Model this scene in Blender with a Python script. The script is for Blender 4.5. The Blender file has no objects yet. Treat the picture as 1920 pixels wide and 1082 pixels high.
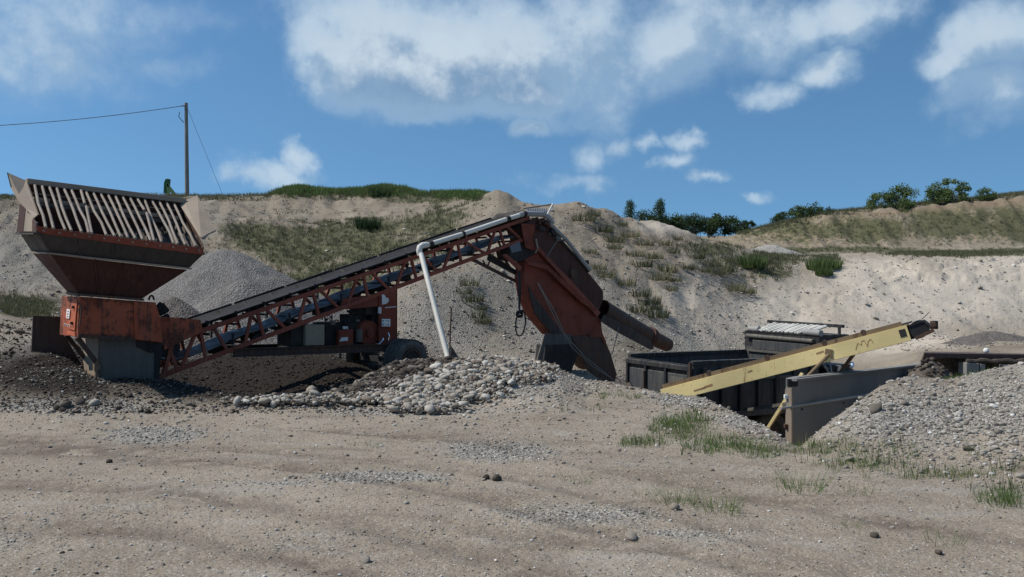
import bpy, math, random
import numpy as np
from mathutils import Vector, Matrix
R = math.radians
random.seed(7); rng = np.random.default_rng(11)
S = bpy.context.scene; COL = S.collection
F = 1663.0; CAMZ = 2.0          # focal length in photo pixels, eye height

# ---------------------------------------------------------------- camera
cam = bpy.data.cameras.new("camera"); camo = bpy.data.objects.new("camera", cam); COL.objects.link(camo)
cam.sensor_width = 36; cam.lens = 36*F/1920; cam.clip_start = .05; cam.clip_end = 3000
camo.location = (0, 0, CAMZ); camo.rotation_euler = (R(90), 0, 0); S.camera = camo

# ---------------------------------------------------------------- light
SUN_EL, SUN_AZ = 51, -91        # azimuth measured from +Y towards +X (sun stands to the left)
sd = bpy.data.lights.new("sun", 'SUN'); so = bpy.data.objects.new("sun", sd); COL.objects.link(so)
sd.energy = 4.7; sd.angle = R(.5); sd.color = (1, .955, .89)
sv = Vector((math.sin(R(SUN_AZ))*math.cos(R(SUN_EL)), math.cos(R(SUN_AZ))*math.cos(R(SUN_EL)), math.sin(R(SUN_EL))))
so.rotation_euler = sv.to_track_quat('Z', 'Y').to_euler(); so.location = sv*50
S.view_settings.view_transform = 'Standard'; S.view_settings.look = 'None'
S.view_settings.exposure = -.08; S.view_settings.gamma = 1; S.view_settings.use_curve_mapping = False

W = bpy.data.worlds.new("World"); S.world = W; W.use_nodes = True
nt = W.node_tree; nt.nodes.clear()
def N(t, typ, **k):
    n = t.nodes.new(typ)
    for a, b in k.items():
        if a.startswith('i_'):
            key = a[2:]; key = int(key) if key.isdigit() else key.replace('_', ' ')
            n.inputs[key].default_value = b
        else: setattr(n, a, b)
    return n
def math_(t, op, a, b=None, c=None, clamp=False):
    n = t.nodes.new('ShaderNodeMath'); n.operation = op; n.use_clamp = clamp
    for i, v in enumerate((a, b, c)):
        if v is None: continue
        if isinstance(v, (int, float)): n.inputs[i].default_value = v
        else: t.links.new(v, n.inputs[i])
    return n.outputs[0]
def vmath(t, op, a, b=None):
    n = t.nodes.new('ShaderNodeVectorMath'); n.operation = op
    for i, v in enumerate((a, b)):
        if v is None: continue
        if isinstance(v, (tuple, list)): n.inputs[i].default_value = v
        else: t.links.new(v, n.inputs[i])
    return n.outputs['Value'] if op in ('LENGTH', 'DOT_PRODUCT', 'DISTANCE') else n.outputs[0]
def maprange(t, v, a, b, c=0., d=1., smooth=True):
    n = t.nodes.new('ShaderNodeMapRange'); n.interpolation_type = 'SMOOTHSTEP' if smooth else 'LINEAR'
    t.links.new(v, n.inputs[0])
    for i, x in zip((1, 2, 3, 4), (a, b, c, d)): n.inputs[i].default_value = x
    return n.outputs[0]
def mixc(t, f, a, b, mode='MIX'):
    n = t.nodes.new('ShaderNodeMix'); n.data_type = 'RGBA'; n.blend_type = mode
    for s, v in ((0, f), (6, a), (7, b)):
        if isinstance(v, (int, float)): n.inputs[s].default_value = v
        elif isinstance(v, (tuple, list)): n.inputs[s].default_value = (*v[:3], 1)
        else: t.links.new(v, n.inputs[s])
    return n.outputs[2]
def noise(t, vec, sc, det=4, rough=.55, dist=0.):
    n = t.nodes.new('ShaderNodeTexNoise'); n.inputs['Scale'].default_value = sc; n.inputs['Detail'].default_value = det
    n.inputs['Roughness'].default_value = rough; n.inputs['Distortion'].default_value = dist
    if vec is not None: t.links.new(vec, n.inputs['Vector'])
    return n.outputs['Fac']

tc = N(nt, 'ShaderNodeTexCoord'); dirv = tc.outputs['Generated']
# the clear sky, looked up a little higher so the horizon stays blue
upv = vmath(nt, 'NORMALIZE', vmath(nt, 'ADD', dirv, (0, 0, .16)))
sky = N(nt, 'ShaderNodeTexSky', sky_type='NISHITA', sun_disc=False, sun_elevation=R(SUN_EL), sun_rotation=R(SUN_AZ),
        altitude=300, air_density=1.0, dust_density=.35, ozone_density=2.2)
nt.links.new(upv, sky.inputs['Vector'])
skyc = mixc(nt, 1., sky.outputs[0], (.72, 1.03, 1.13), 'MULTIPLY')
# clouds: billows gathered round the directions where they stand, wisps elsewhere
clouds = [(650,110,95,90,1.1),(600,150,50,45,.9),(820,150,190,60,1.05),(960,160,140,50,1.),(730,110,120,80,1.1),(700,40,130,75,1.),(800,95,150,95,1.),(950,95,170,105,1.),(1090,70,110,130,.95),(1130,170,60,80,.75),
          (1250,70,150,95,.8),(1390,60,130,75,.72),(770,200,75,30,.85),(880,195,90,26,.75),(972,236,50,24,.9),(1040,220,150,35,.55),
          (505,325,62,30,.9),(545,292,30,34,.95),(1440,165,60,34,.9),(1525,128,62,32,.95),(1590,25,90,45,.95),(1490,40,60,40,.75),
          (1885,60,70,65,.95),(1840,105,60,40,.85),(1900,170,90,60,.75),(1810,195,60,30,.6),(1870,230,80,30,.6),
          (1228,262,36,18,.62),(1290,266,26,24,.7),(1270,304,36,16,.6),(1322,328,28,12,.55),(1108,290,34,40,.7),(1160,270,40,30,.6),
          (1040,345,60,24,.62),(1110,345,60,20,.6),(1405,356,30,14,.66),(960,335,60,20,.5),
          (90,60,200,75,.62),(60,120,170,60,.66),(260,130,230,34,.5),(330,40,140,50,.42),(-300,60,300,110,.8),(2200,120,220,120,.8)]
def cloud_density(dv, small=True):
    n = N(nt, 'ShaderNodeTexNoise', i_Scale=5.5, i_Detail=3.0); nt.links.new(dv, n.inputs['Vector'])
    dj = vmath(nt, 'ADD', dv, vmath(nt, 'MULTIPLY', vmath(nt, 'SUBTRACT', n.outputs['Color'], (.5, .5, .5)), (.07, .0, .06)))
    n3 = N(nt, 'ShaderNodeTexNoise', i_Scale=21.0, i_Detail=4.0, i_Roughness=.6); nt.links.new(dv, n3.inputs['Vector'])
    dj = vmath(nt, 'ADD', dj, vmath(nt, 'MULTIPLY', vmath(nt, 'SUBTRACT', n3.outputs['Color'], (.5, .5, .5)), (.06, .0, .045)))
    acc = None
    for (px, py, rx, ry, w) in clouds:
        d = Vector(((px-960)/F, 1, (541-py)/F)).normalized()
        ln = vmath(nt, 'LENGTH', vmath(nt, 'MULTIPLY', vmath(nt, 'SUBTRACT', dj, tuple(d)), (F/rx*.62, 2.0, F/ry*.62)))
        b = maprange(nt, ln, 0., 1.3, w, 0.)
        acc = b if acc is None else math_(nt, 'SMOOTH_MAX', acc, b, .1)
    front = maprange(nt, vmath(nt, 'DOT_PRODUCT', dv, (0, 1, 0)), .62, .3)
    acc = math_(nt, 'MAXIMUM', acc, math_(nt, 'MULTIPLY', front, maprange(nt, noise(nt, dv, 2.6, 5, .55), .5, .72, 0, .95)))
    w1 = math_(nt, 'ADD', math_(nt, 'MULTIPLY', noise(nt, dv, 7.5, 7, .6), .75), math_(nt, 'MULTIPLY', noise(nt, dv, 26, 5, .6), .25))
    return math_(nt, 'ADD', acc, math_(nt, 'MULTIPLY', math_(nt, 'SUBTRACT', w1, .5), 1.55)), acc
dens, acc = cloud_density(dirv)
dens2, _ = cloud_density(vmath(nt, 'ADD', dirv, (-.014, 0, .03)))
mask = math_(nt, 'MULTIPLY', maprange(nt, dens, .2, .85), maprange(nt, acc, .05, .62))
litf = maprange(nt, math_(nt, 'SUBTRACT', dens, dens2), -.16, .26)
thick = maprange(nt, dens, .5, 1.25)
cc = mixc(nt, thick, (3.0, 4.4, 6.0), (1.75, 2.9, 4.5))
cc = mixc(nt, litf, cc, mixc(nt, thick, (4.4, 5.7, 7.0), (5.9, 6.8, 7.5)))
fin = mixc(nt, math_(nt, 'MULTIPLY', mask, .86), skyc, cc)
bg = N(nt, 'ShaderNodeBackground'); bg.inputs[1].default_value = .115
nt.links.new(fin, bg.inputs[0]); wo = N(nt, 'ShaderNodeOutputWorld'); nt.links.new(bg.outputs[0], wo.inputs[0])

# ---------------------------------------------------------------- numpy noise
def _h(ix, iy, s):
    v = (ix.astype(np.int64)*374761393 + iy.astype(np.int64)*668265263 + s*1442695041) & 0xffffffff
    v = ((v ^ (v >> 13))*1274126177) & 0xffffffff
    return ((v ^ (v >> 16)) & 0xffff)/65535.0*2*math.pi
def perlin(x, y, s=0):
    ix = np.floor(x); iy = np.floor(y); fx = x-ix; fy = y-iy
    u = fx*fx*fx*(fx*(fx*6-15)+10); v = fy*fy*fy*(fy*(fy*6-15)+10)
    def g(dx, dy):
        a = _h(ix+dx, iy+dy, s); return np.cos(a)*(fx-dx)+np.sin(a)*(fy-dy)
    a = g(0, 0)*(1-u)+g(1, 0)*u; b = g(0, 1)*(1-u)+g(1, 1)*u
    return (a*(1-v)+b*v)*1.4
def fbm(x, y, s=0, o=4, g=.5):
    t = 0; a = 1.; n = 0
    for i in range(o):
        t = t+a*perlin(x*2**i+i*17.3, y*2**i-i*9.1, s+i); n += a; a *= g
    return t/n
def sstep(a, b, x):
    t = np.clip((x-a)/(b-a), 0, 1); return t*t*(3-2*t)

# ---------------------------------------------------------------- terrain: a loft through surveyed break lines
def rail(pts, dz=False):
    return np.array([(p[0], (p[2] if len(p) > 2 else 0), (CAMZ-(p[1]-541)/F*p[2]) if not dz else p[1]) for p in pts])
RAILS = [
 rail([(-600,0,3.0),(2600,0,3.0)], True),
 rail([(-600,0,11),(-300,0,12.6),(200,0,13.2),(400,0,13.6),(700,0,13.9),(900,0,14.2),(1100,0,12.6),(1300,0,11.2),(1480,-.02,10.3),(1560,0,9.9),(1700,0,9.6),(1920,0,9.0),(2300,0,8.5),(2600,0,8.5)], True),
 rail([(-600,560,18),(-300,590,18),(0,612,18),(60,628,17.5),(120,662,16.6),(165,706,15.6),(200,715,15.5),(290,714,15.7),(350,722,15.4),(420,738,15.0),(500,746,14.8),(600,742,14.9),(660,728,15.6),(700,703,16.4),(740,683,17),(780,675,17.4),(840,676,17.6),(920,674,18),(990,686,18.4),(1050,694,18.6),(1100,712,19),(1180,722,18.6),(1250,737,16.9),(1310,742,16.4),(1370,770,14.2),(1440,802,12.8),(1480,832,12.0),(1500,838,11.9),(1560,787,12.4),(1650,724,13),(1700,706,13.5),(1780,712,13.5),(1860,692,13.5),(1920,678,13.5),(2300,640,14),(2600,640,14)]),
 rail([(-600,1.5,25),(-300,1.2,24),(0,1.0,23),(100,.75,20),(200,.28,19),(330,.0,18.6),(400,-.3,18.2),(600,-.38,18.2),(700,-.25,19.0),(760,-.19,20),(900,-.2,21.3),(1000,-.3,22),(1100,-.42,22.5),(1150,-.5,21.8),(1180,-1.25,19.8),(1250,-1.4,18.2),(1310,-1.55,17.6),(1370,-1.5,15.4),(1440,-1.45,14.1),(1480,-1.4,13.5),(1540,-1.2,13.7),(1600,-.55,14.1),(1660,-.02,14.6),(1750,.12,15.4),(1920,.3,15.5),(2600,.5,15.6)], True),
 rail([(-600,1.8,29),(-300,1.4,28),(0,1.2,27.5),(200,.3,27),(330,.4,22.5),(400,.42,21.6),(500,.36,21.4),(620,.36,21.2),(680,.2,21.4),(740,.0,22.6),(800,.0,23.2),(1000,-.1,25),(1100,-.3,25),(1150,-.9,24.5),(1180,-1.62,24),(1250,-1.62,23.8),(1400,-1.62,23.6),(1600,-1.62,23),(1660,-1.1,21.5),(1720,-.3,20.5),(1800,-.2,21),(1920,0,21.5),(2600,.2,22)], True),
 rail([(-600,1.9,32),(-300,1.6,31),(0,1.5,31),(200,1,31),(400,.6,31),(600,.5,30),(700,.3,28),(740,.1,25),(900,.0,26),(1000,-.1,26.5),(1100,-.3,27),(1200,-.5,28),(1300,-.6,30),(1400,-.6,31),(1500,-.5,32),(1600,-.2,33),(1700,0,34),(1800,.1,35),(1920,.2,36),(2600,.3,37)], True),
 rail([(-600,500,36),(-300,500,36),(0,520,36),(200,552,35.5),(400,560,35),(600,562,34),(700,558,32),(745,548,28.5),(800,522,29.2),(900,497,31),(1000,480,33),(1100,500,33.5),(1200,522,34.5),(1300,548,35),(1400,570,36),(1500,575,37),(1600,570,37),(1750,566,37.5),(1920,562,38),(2600,560,38)]),
 rail([(-600,430,41),(0,440,41),(200,445,40.5),(400,452,40),(600,470,39),(700,470,38),(760,462,37),(800,452,37),(900,432,37),(1000,425,37.5),(1100,430,38),(1200,458,38),(1300,485,38),(1400,510,39),(1500,522,39.5),(1600,512,40),(1700,505,40.5),(1800,498,41),(1920,496,41.5),(2600,492,41.5)]),
 rail([(-600,385,44),(0,378,44),(200,385,44),(300,392,43.5),(400,404,43),(500,410,43),(560,418,43),(600,421,43),(640,414,43),(680,406,43),(750,403,43),(830,393,42),(880,378,41),(910,362,40.4),(935,356,40),(955,362,40),(985,382,40),(1010,386,40),(1040,383,40),(1085,378,40),(1105,384,40),(1130,391,40),(1180,405,40.5),(1250,428,41),(1330,452,42),(1400,470,42),(1460,486,42.5),(1560,494,42.5),(1700,489,42.5),(1800,487,43),(1920,485,43),(2600,482,43)]),
 rail([(-600,385,47),(0,378,47),(200,380,47),(400,398,46),(600,414,46.5),(750,398,46.5),(850,384,46),(900,376,45),(960,380,45),(1090,400,45),(1180,425,46),(1250,447,48),(1330,462,48),(1400,475,50),(1460,482,52),(1560,484,55),(1700,482,55),(1920,479,55),(2600,478,55)]),
 rail([(-600,366,52),(0,370,52),(300,369,52),(380,369,52),(440,372,52),(500,370,52),(530,357,52),(560,351,52),(590,357,52),(630,362,52),(680,356,52),(720,350,52),(750,355,52),(790,364,52),(850,364,50),(900,366,49),(930,372,48),(965,384,50),(1100,412,52),(1180,440,60),(1250,446,65),(1330,452,70),(1400,466,70),(1500,472,70),(1600,473,70),(1920,471,70),(2600,470,70)]),
 rail([(-600,378,80),(1000,385,80),(1100,420,85),(1180,441,90),(1300,447,85),(1350,447,83),(1380,441,82),(1440,425,80),(1500,409,79),(1560,398,78),(1640,391,77),(1740,383,76.5),(1840,376,76),(1920,368,76),(2300,355,76),(2600,350,76)]),
 rail([(-600,385,130),(1000,400,130),(1180,446,130),(1300,448,130),(1400,446,130),(1500,430,130),(1920,380,130),(2600,370,130)]),
 rail([(-600,450,420),(2600,450,420)]),
]
def slopeR(px): return sstep(1250, 1500, px)
def terr(X, Y, detail=True):
    X = np.asarray(X, float); Y = np.asarray(Y, float); shp = X.shape
    X = X.ravel(); Y = Y.ravel(); Yc = np.maximum(Y, 3.0)
    px = np.clip(960+F*X/Yc, -600, 2600)
    Ys = np.array([np.interp(px, r[:, 0], r[:, 1]) for r in RAILS]); Zs = np.array([np.interp(px, r[:, 0], r[:, 2]) for r in RAILS])
    h = np.diff(Ys, axis=0); d = np.diff(Zs, axis=0)/h
    m = np.zeros_like(Zs)                                   # Fritsch-Carlson slopes
    w1 = 2*h[1:]+h[:-1]; w2 = h[1:]+2*h[:-1]
    ok = d[:-1]*d[1:] > 0
    with np.errstate(all='ignore'):
        hm = (w1+w2)/(w1/d[:-1]+w2/d[1:])
    m[1:-1] = np.where(ok, hm, 0); m[1:-1] = np.nan_to_num(m[1:-1])
    k = np.clip((Ys[1:-1] <= Y).sum(0), 0, len(RAILS)-2); ar = np.arange(len(px))
    y0 = Ys[k, ar]; hh = h[k, ar]; t = np.clip((Y-y0)/hh, 0, 1)
    z0 = Zs[k, ar]; z1 = Zs[k+1, ar]; m0 = m[k, ar]*hh; m1 = m[k+1, ar]*hh
    zc = (2*t**3-3*t**2+1)*z0+(t**3-2*t**2+t)*m0+(-2*t**3+3*t**2)*z1+(t**3-t**2)*m1
    zl = z0+(z1-z0)*t
    Z = zc*.55+zl*.45
    if detail:
        far = sstep(25, 36, Y); heap = sstep(12.5, 15.5, Y)*(1-far)
        yard = 1-sstep(12, 15, Y)
        Z += yard*(.018*fbm(X*.35, Y*.4, 3)+.006*fbm(X*2.6, Y*2.6, 5, 5, .8))
        Z += heap*(.07*fbm(X*.8, Y*.8, 8, 5, .55))
        sf = (1-.6*slopeR(px)*(Y < 44))*(1-.6*sstep(55, 70, Y)); Z += far*sf*(.34*fbm(X*.22, Y*.3, 12, 5, .5)+.16*fbm(X*1.3, Y*.9, 14, 4, .6))
        # run-off gullies down the faces
        slope = sstep(30, 34, Y)*(1-sstep(41, 43, Y))*sstep(1100, 1500, px)
        g = np.abs(perlin(X*.55+Y*.28+1.2*perlin(X*.3, Y*.3, 33), Y*.06, 31))
        Z += slope*(.16*g-.05)
        g2 = np.abs(perlin(X*2.1+Y*1.0, Y*.12, 37)); Z += slope*.16*(1-sstep(.0, .22, np.abs(perlin(X*.33+Y*.55, Y*.22, 63))))*-1*sstep(-.2, .4, perlin(X*.15, Y*.1, 64)); Z += slope*(.06*g2+.10*np.abs(perlin(X*.9+Y*.9, Y*.15-X*.1, 39)))
        hs = sstep(30, 33, Y)*(1-sstep(50, 53, Y))*(1-sstep(1250, 1400, px)); Z += hs*(.42*np.abs(perlin(X*.28+.3*Y, Y*.12, 65))+.2*np.abs(perlin(X*.8+Y*.2, Y*.3, 66))-.16)
        bank = sstep(70, 73, Y)*(1-sstep(78, 80, Y))*sstep(1250, 1400, px)
        Z += bank*(.55*np.abs(perlin(X*.35, Y*.08, 41))+.3*np.abs(perlin(X*1.1, Y*.1, 42))+.3*fbm(X*.9, Y*.6, 43)-.35)
        # collapsed ledges of caked sand high on the pale face
        q = sstep(1560, 1700, px)*sstep(38.2, 39.6, Y)*(1-sstep(42.6, 43.2, Y))
        c = Y*1.15+.9*perlin(X*.35, Y*.35, 51)+.35*perlin(X*1.3, Y*1.3, 52)-X*.12
        fr = c-np.floor(c); Z += q*.20*(sstep(0, .13, fr)-fr)
        q = np.exp(-((px-1570)/70)**2-((Y-37.6)/1.3)**2); c = Y*1.7+.8*perlin(X*.7, Y*.5, 55); fr = c-np.floor(c); Z += q*.22*(sstep(0, .15, fr)-fr)
        # wheel ruts across the yard
        for pts, wd, dp in RUTS:
            dd = polydist(X, Y, pts)
            Z += -.55*dp*np.exp(-(dd/wd)**2)+.35*dp*np.exp(-((dd-wd*1.7)/(wd*.7))**2)
    return Z.reshape(shp)
def polydist(X, Y, pts):
    best = np.full(X.shape, 1e9)
    for (ax, ay), (bx, by) in zip(pts[:-1], pts[1:]):
        vx, vy = bx-ax, by-ay; t = np.clip(((X-ax)*vx+(Y-ay)*vy)/(vx*vx+vy*vy), 0, 1)
        best = np.minimum(best, np.hypot(X-ax-t*vx, Y-ay-t*vy))
    return best
def gp(px, py):                 # point of the flat yard
    Y = CAMZ*F/(py-541); return ((px-960)/F*Y, Y)
RUTS = [([gp(-200,818),gp(350,838),gp(700,862),gp(1000,905),gp(1300,980),gp(1600,1075)], .1, .02),([gp(-200,985),gp(350,1005),gp(700,1085)], .13, .022),([gp(900,1000),gp(1300,1040),gp(1800,1110)], .1, .015),
        ([gp(-200,845),gp(300,852),gp(620,886),gp(880,930),gp(1080,985),gp(1400,1065),gp(1700,1140)], .13, .035),
        ([gp(-200,905),gp(300,920),gp(640,975),gp(900,1040),gp(1150,1130)], .16, .028),
        ([gp(500,800),gp(900,830),gp(1250,905),gp(1700,985),gp(2200,1060)], .14, .02)]
def proj(X, Y, Z):
    return 960+F*X/np.maximum(Y, .5), 541+F*(CAMZ-Z)/np.maximum(Y, .5)
def blobs(px, py, L):
    m = np.zeros_like(px)
    for b in L:
        w = b[4] if len(b) > 4 else 1
        m = np.maximum(m, w*np.exp(-((px-b[0])/b[2])**2-((py-b[1])/b[3])**2))
    return m
VEG = [(520,450,120,34),(650,440,150,30,.95),(840,405,60,14,.8),(480,440,70,26),(450,430,60,18),(560,470,110,45),(620,520,110,40),(690,430,70,26),(700,470,120,45),(800,425,90,26,.9),(590,530,60,25),(680,420,30,15),
       (40,578,70,26),(560,360,55,12),(700,361,100,13),(800,374,90,10,.9),(0,364,50,16),(880,372,60,9,.7),(430,372,60,4,.5),(540,400,50,10,.5),(850,392,70,8,.5)]
VEG2 = [(1330,470,70,14,.8),(1420,488,90,16,1.),(1440,512,60,14,.8),(1545,490,30,14),(1420,520,40,10,.7),(1600,468,160,7),(1800,474,160,8),(1900,470,90,8),
        (1480,430,110,28,.85),(1620,430,140,32,.95),(1780,420,130,40,.95),(1900,420,90,44,.9),(1300,462,40,10,.8)]
TUFTS = [(1165,418),(1180,440),(1150,462),(1245,455),(1260,470),(1225,480),(1305,480),(1320,505),(1290,500),(1250,505),(1265,522),(1235,520),(1200,550),(1215,565),(1225,575),(1120,500),(1135,515),(1105,470),(1150,450),(1190,475),(1205,495),(1330,495),(1345,510),(1255,540),(1400,545),(1170,530),(1095,410),(1110,400),(1130,430),(1210,455),(1270,445),(1360,505),(1375,540),(1195,580),(1230,590),(870,545),(885,560),(900,575),(905,600),(880,530),(895,590)]
def vegmask(px, py, X, Y):
    n = fbm(X*.5, Y*.5, 61, 4, .6)
    v = np.maximum(blobs(px, py, VEG), blobs(px, py, VEG2))
    return np.clip(v*1.5-.35+n*.9, 0, 1)*sstep(25, 29, Y)

# grid: one sheet to the horizon, finer where it is seen close
uc = np.concatenate([np.linspace(-9, -1.05, 40)[:-1], np.linspace(-1.05, 1.05, 760), np.linspace(1.05, 9, 40)[1:]])
yr = np.concatenate([np.linspace(-70, 3.6, 30)[:-1], 3.6*(60/3.6)**np.linspace(0, 1, 560), 60*(90/60)**np.linspace(0, 1, 90)[1:], 90*(420/90)**np.linspace(0, 1, 26)[1:], [700, 1400]])
UU, YY = np.meshgrid(uc, yr)
XX = UU*(np.maximum(YY, 0)*.62+1.2+np.maximum(-YY, 0)*.6)
ZZ = terr(XX, YY)
ZZ[YY > 420] = ZZ[np.searchsorted(yr, 420)-1].mean()
PX, PY = proj(XX, YY, ZZ)
def grid_mesh(name, X, Y, Z):
    r, c = X.shape; me = bpy.data.meshes.new(name)
    co = np.stack([X, Y, Z], -1).reshape(-1, 3)
    i = np.arange(r*c).reshape(r, c)
    f = np.stack([i[:-1, :-1], i[:-1, 1:], i[1:, 1:], i[1:, :-1]], -1).reshape(-1, 4)
    me.vertices.add(len(co)); me.vertices.foreach_set('co', co.ravel())
    me.loops.add(len(f)*4); me.loops.foreach_set('vertex_index', f.ravel())
    me.polygons.add(len(f)); me.polygons.foreach_set('loop_start', np.arange(0, len(f)*4, 4)); me.polygons.foreach_set('loop_total', np.full(len(f), 4))
    me.update(); me.validate(); me.shade_smooth(); return me
gm = grid_mesh("ground", XX, YY, ZZ)
ground = bpy.data.objects.new("ground", gm); COL.objects.link(ground); ground['kind'] = 'structure'; ground['label'] = 'dusty gravel pit floor rising into spoil banks'
# what the soil is made of, from place to place (sand, plants' humus, wet gravel with painted shade, washed grey gravel)
sand = blobs(PX, PY, [(1750,560,320,70),(1450,590,160,60,.8),(1900,520,200,60),(1650,640,200,40,.9),(1300,560,90,50,.6),(1650,520,140,40),(1250,425,60,14,.8)])*sstep(28, 33, YY)
sand = np.clip(sand*1.3+.35*fbm(XX*.4, YY*.3, 71), 0, 1)
veg = vegmask(PX, PY, XX, YY)
damp_shade = blobs(PX, PY, [(480,715,210,34),(450,690,300,46),(110,700,200,50,.62),(620,700,110,36),(520,720,160,26),(700,690,60,22,.9),(560,660,160,20)])*sstep(12.8, 13.7, YY)*(1-sstep(25, 28, YY))  # wet gravel, plus painted shade where hopper and conveyor cast their shadow
damp_shade = np.clip(damp_shade*2.6+.3*fbm(XX, YY, 73)-.1, 0, 1)
yardm = 1-sstep(11, 16, YY)
GR = [(940,845,120,24),(290,815,110,20),(700,895,150,13),(520,905,140,9,.7),(1080,965,240,26,.7),(1300,1000,160,20,.6),(220,960,260,28,.3),(120,760,220,20,.8),(1720,780,220,70,.8),(1870,760,120,90,.8),(1300,745,100,20,1),(1400,790,70,20,1),(850,720,260,35,1),(760,770,200,10,.9),(100,680,130,50,1),(0,1000,160,60,.4),(600,1020,300,40,.35)]
grav = np.clip(blobs(PX, PY, GR)*1.35+.45*fbm(XX*.9, YY*.9, 75)-.12, 0, 1)
grav = np.where(YY > 25, np.clip(blobs(PX, PY, [(1050,600,190,130),(850,600,140,120),(250,420,250,60,.8),(60,480,150,90),(1300,640,120,50)])+.4*fbm(XX*.5, YY*.5, 77), 0, 1), grav)
rut = np.zeros_like(XX)
sel = YY < 20
for pts, wd, dp in RUTS:
    rr = np.exp(-(polydist(XX[sel], YY[sel], pts)/(wd*1.5))**2)*np.clip(.55+.8*fbm(XX[sel]*.6, YY[sel]*.6, 79), 0, 1); rut[sel] = np.maximum(rut[sel], rr)
rut[sel] = np.maximum(rut[sel], blobs(PX[sel], PY[sel], [(120,845,200,16,.95),(350,866,150,11,.8),(60,830,90,10,.8),(1340,705,60,9,.3)]))
def setattr_(me, name, arr4):
    a = me.color_attributes.new(name, 'FLOAT_COLOR', 'POINT'); a.data.foreach_set('color', arr4.astype(np.float32).ravel())
setattr_(gm, 'soil', np.stack([sand, veg, damp_shade, grav], -1))
clod = blobs(PX, PY, [(1480,430,260,40),(1900,420,250,50),(1400,440,60,14)])*sstep(68, 71, YY)
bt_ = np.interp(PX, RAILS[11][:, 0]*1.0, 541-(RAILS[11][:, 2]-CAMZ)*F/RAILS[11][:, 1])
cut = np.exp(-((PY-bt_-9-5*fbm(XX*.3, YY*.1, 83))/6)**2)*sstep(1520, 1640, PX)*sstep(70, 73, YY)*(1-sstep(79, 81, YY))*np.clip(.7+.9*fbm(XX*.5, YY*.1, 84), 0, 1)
spoil = sstep(24, 29, YY)*(1-.75*sand)*np.clip(.75+.5*fbm(XX*.25, YY*.2, 86), 0, 1)
setattr_(gm, 'soil2', np.stack([rut, clod, cut, spoil], -1))

# ---------------------------------------------------------------- materials
def mat(name):
    m = bpy.data.materials.new(name); m.use_nodes = True; t = m.node_tree; t.nodes.clear()
    b = t.nodes.new('ShaderNodeBsdfPrincipled'); o = t.nodes.new('ShaderNodeOutputMaterial'); t.links.new(b.outputs[0], o.inputs[0])
    return m, t, b
def bump(t, b, h, st, dist, prev=None):
    n = t.nodes.new('ShaderNodeBump'); n.inputs['Strength'].default_value = st; n.inputs['Distance'].default_value = dist
    t.links.new(h, n.inputs['Height'])
    if prev: t.links.new(prev, n.inputs['Normal'])
    if b: t.links.new(n.outputs[0], b.inputs['Normal'])
    return n.outputs[0]
def link(t, v, s):
    if isinstance(v, (tuple, list)): s.default_value = (*v[:3], 1)
    elif isinstance(v, (int, float)): s.default_value = v
    else: t.links.new(v, s)
def ramp(t, v, stops, interp='LINEAR'):
    n = t.nodes.new('ShaderNodeValToRGB'); t.links.new(v, n.inputs[0]); e = n.color_ramp.elements; n.color_ramp.interpolation = interp
    while len(e) < len(stops): e.new(.5)
    for i, (p, c) in enumerate(stops): e[i].position = p; e[i].color = (*c, 1)
    return n.outputs[0]
def voro(t, vec, sc, feat='F1', rnd=1.):
    n = t.nodes.new('ShaderNodeTexVoronoi'); n.inputs['Scale'].default_value = sc; n.feature = feat; n.inputs['Randomness'].default_value = rnd
    t.links.new(vec, n.inputs['Vector']); return n

def gravel_layers(t, vec, c_dark, c_mid, c_light, specks=.06):
    """Loose stones at three sizes: each cell one stone with a tone of its own."""
    v1 = voro(t, vec, 24); v2 = voro(t, vec, 62)
    def tone(v):
        s = t.nodes.new('ShaderNodeSeparateColor'); t.links.new(v.outputs['Color'], s.inputs[0])
        return s.outputs[0]
    c1 = ramp(t, tone(v1), [(0, c_dark), (.45, c_mid), (.9, c_light), (1, tuple(min(1, x*1.5) for x in c_light))])
    c2 = ramp(t, tone(v2), [(0, c_dark), (.5, c_mid), (1, c_light)])
    big = maprange(t, v1.outputs['Distance'], .34, .42, 1, 0)
    return mixc(t, big, c2, c1), v1.outputs['Distance'], v2.outputs['Distance']

gmat, t, b = mat("pit_soil")
geo = N(t, 'ShaderNodeNewGeometry'); P = geo.outputs['Position']
at = N(t, 'ShaderNodeAttribute', attribute_name='soil'); sp = N(t, 'ShaderNodeSeparateColor'); t.links.new(at.outputs['Color'], sp.inputs[0])
A_sand, A_veg, A_damp_shade = sp.outputs; A_grav = at.outputs['Alpha']
at2 = N(t, 'ShaderNodeAttribute', attribute_name='soil2'); sp2 = N(t, 'ShaderNodeSeparateColor'); t.links.new(at2.outputs['Color'], sp2.inputs[0])
nb = noise(t, P, .55, 5, .6); nm = noise(t, P, 3.1, 5, .65); nf = noise(t, P, 34, 4, .7); nff = noise(t, P, 140, 2, .7)
dirt = mixc(t, maprange(t, nb, .38, .66), (.33, .27, .20), (.255, .207, .152))
dirt = mixc(t, maprange(t, nm, .45, .75, 0, .6), dirt, (.345, .30, .24))
dirt = mixc(t, maprange(t, nf, .42, .62, 0, .6), dirt, (.15, .125, .098))
dirt = mixc(t, maprange(t, nff, .56, .68, 0, .6), dirt, (.45, .41, .35))
mp = N(t, 'ShaderNodeMapping'); mp.inputs['Rotation'].default_value = (0, 0, R(28)); mp.inputs['Scale'].default_value = (.4, 1.2, 1); t.links.new(P, mp.inputs[0])
band = noise(t, mp.outputs[0], 1.4, 6, .65, .5); dirt = mixc(t, maprange(t, band, .52, .66, 0, .55), dirt, (.165, .128, .092)); dirt = mixc(t, maprange(t, band, .46, .34, 0, .45), dirt, (.34, .31, .265))
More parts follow.
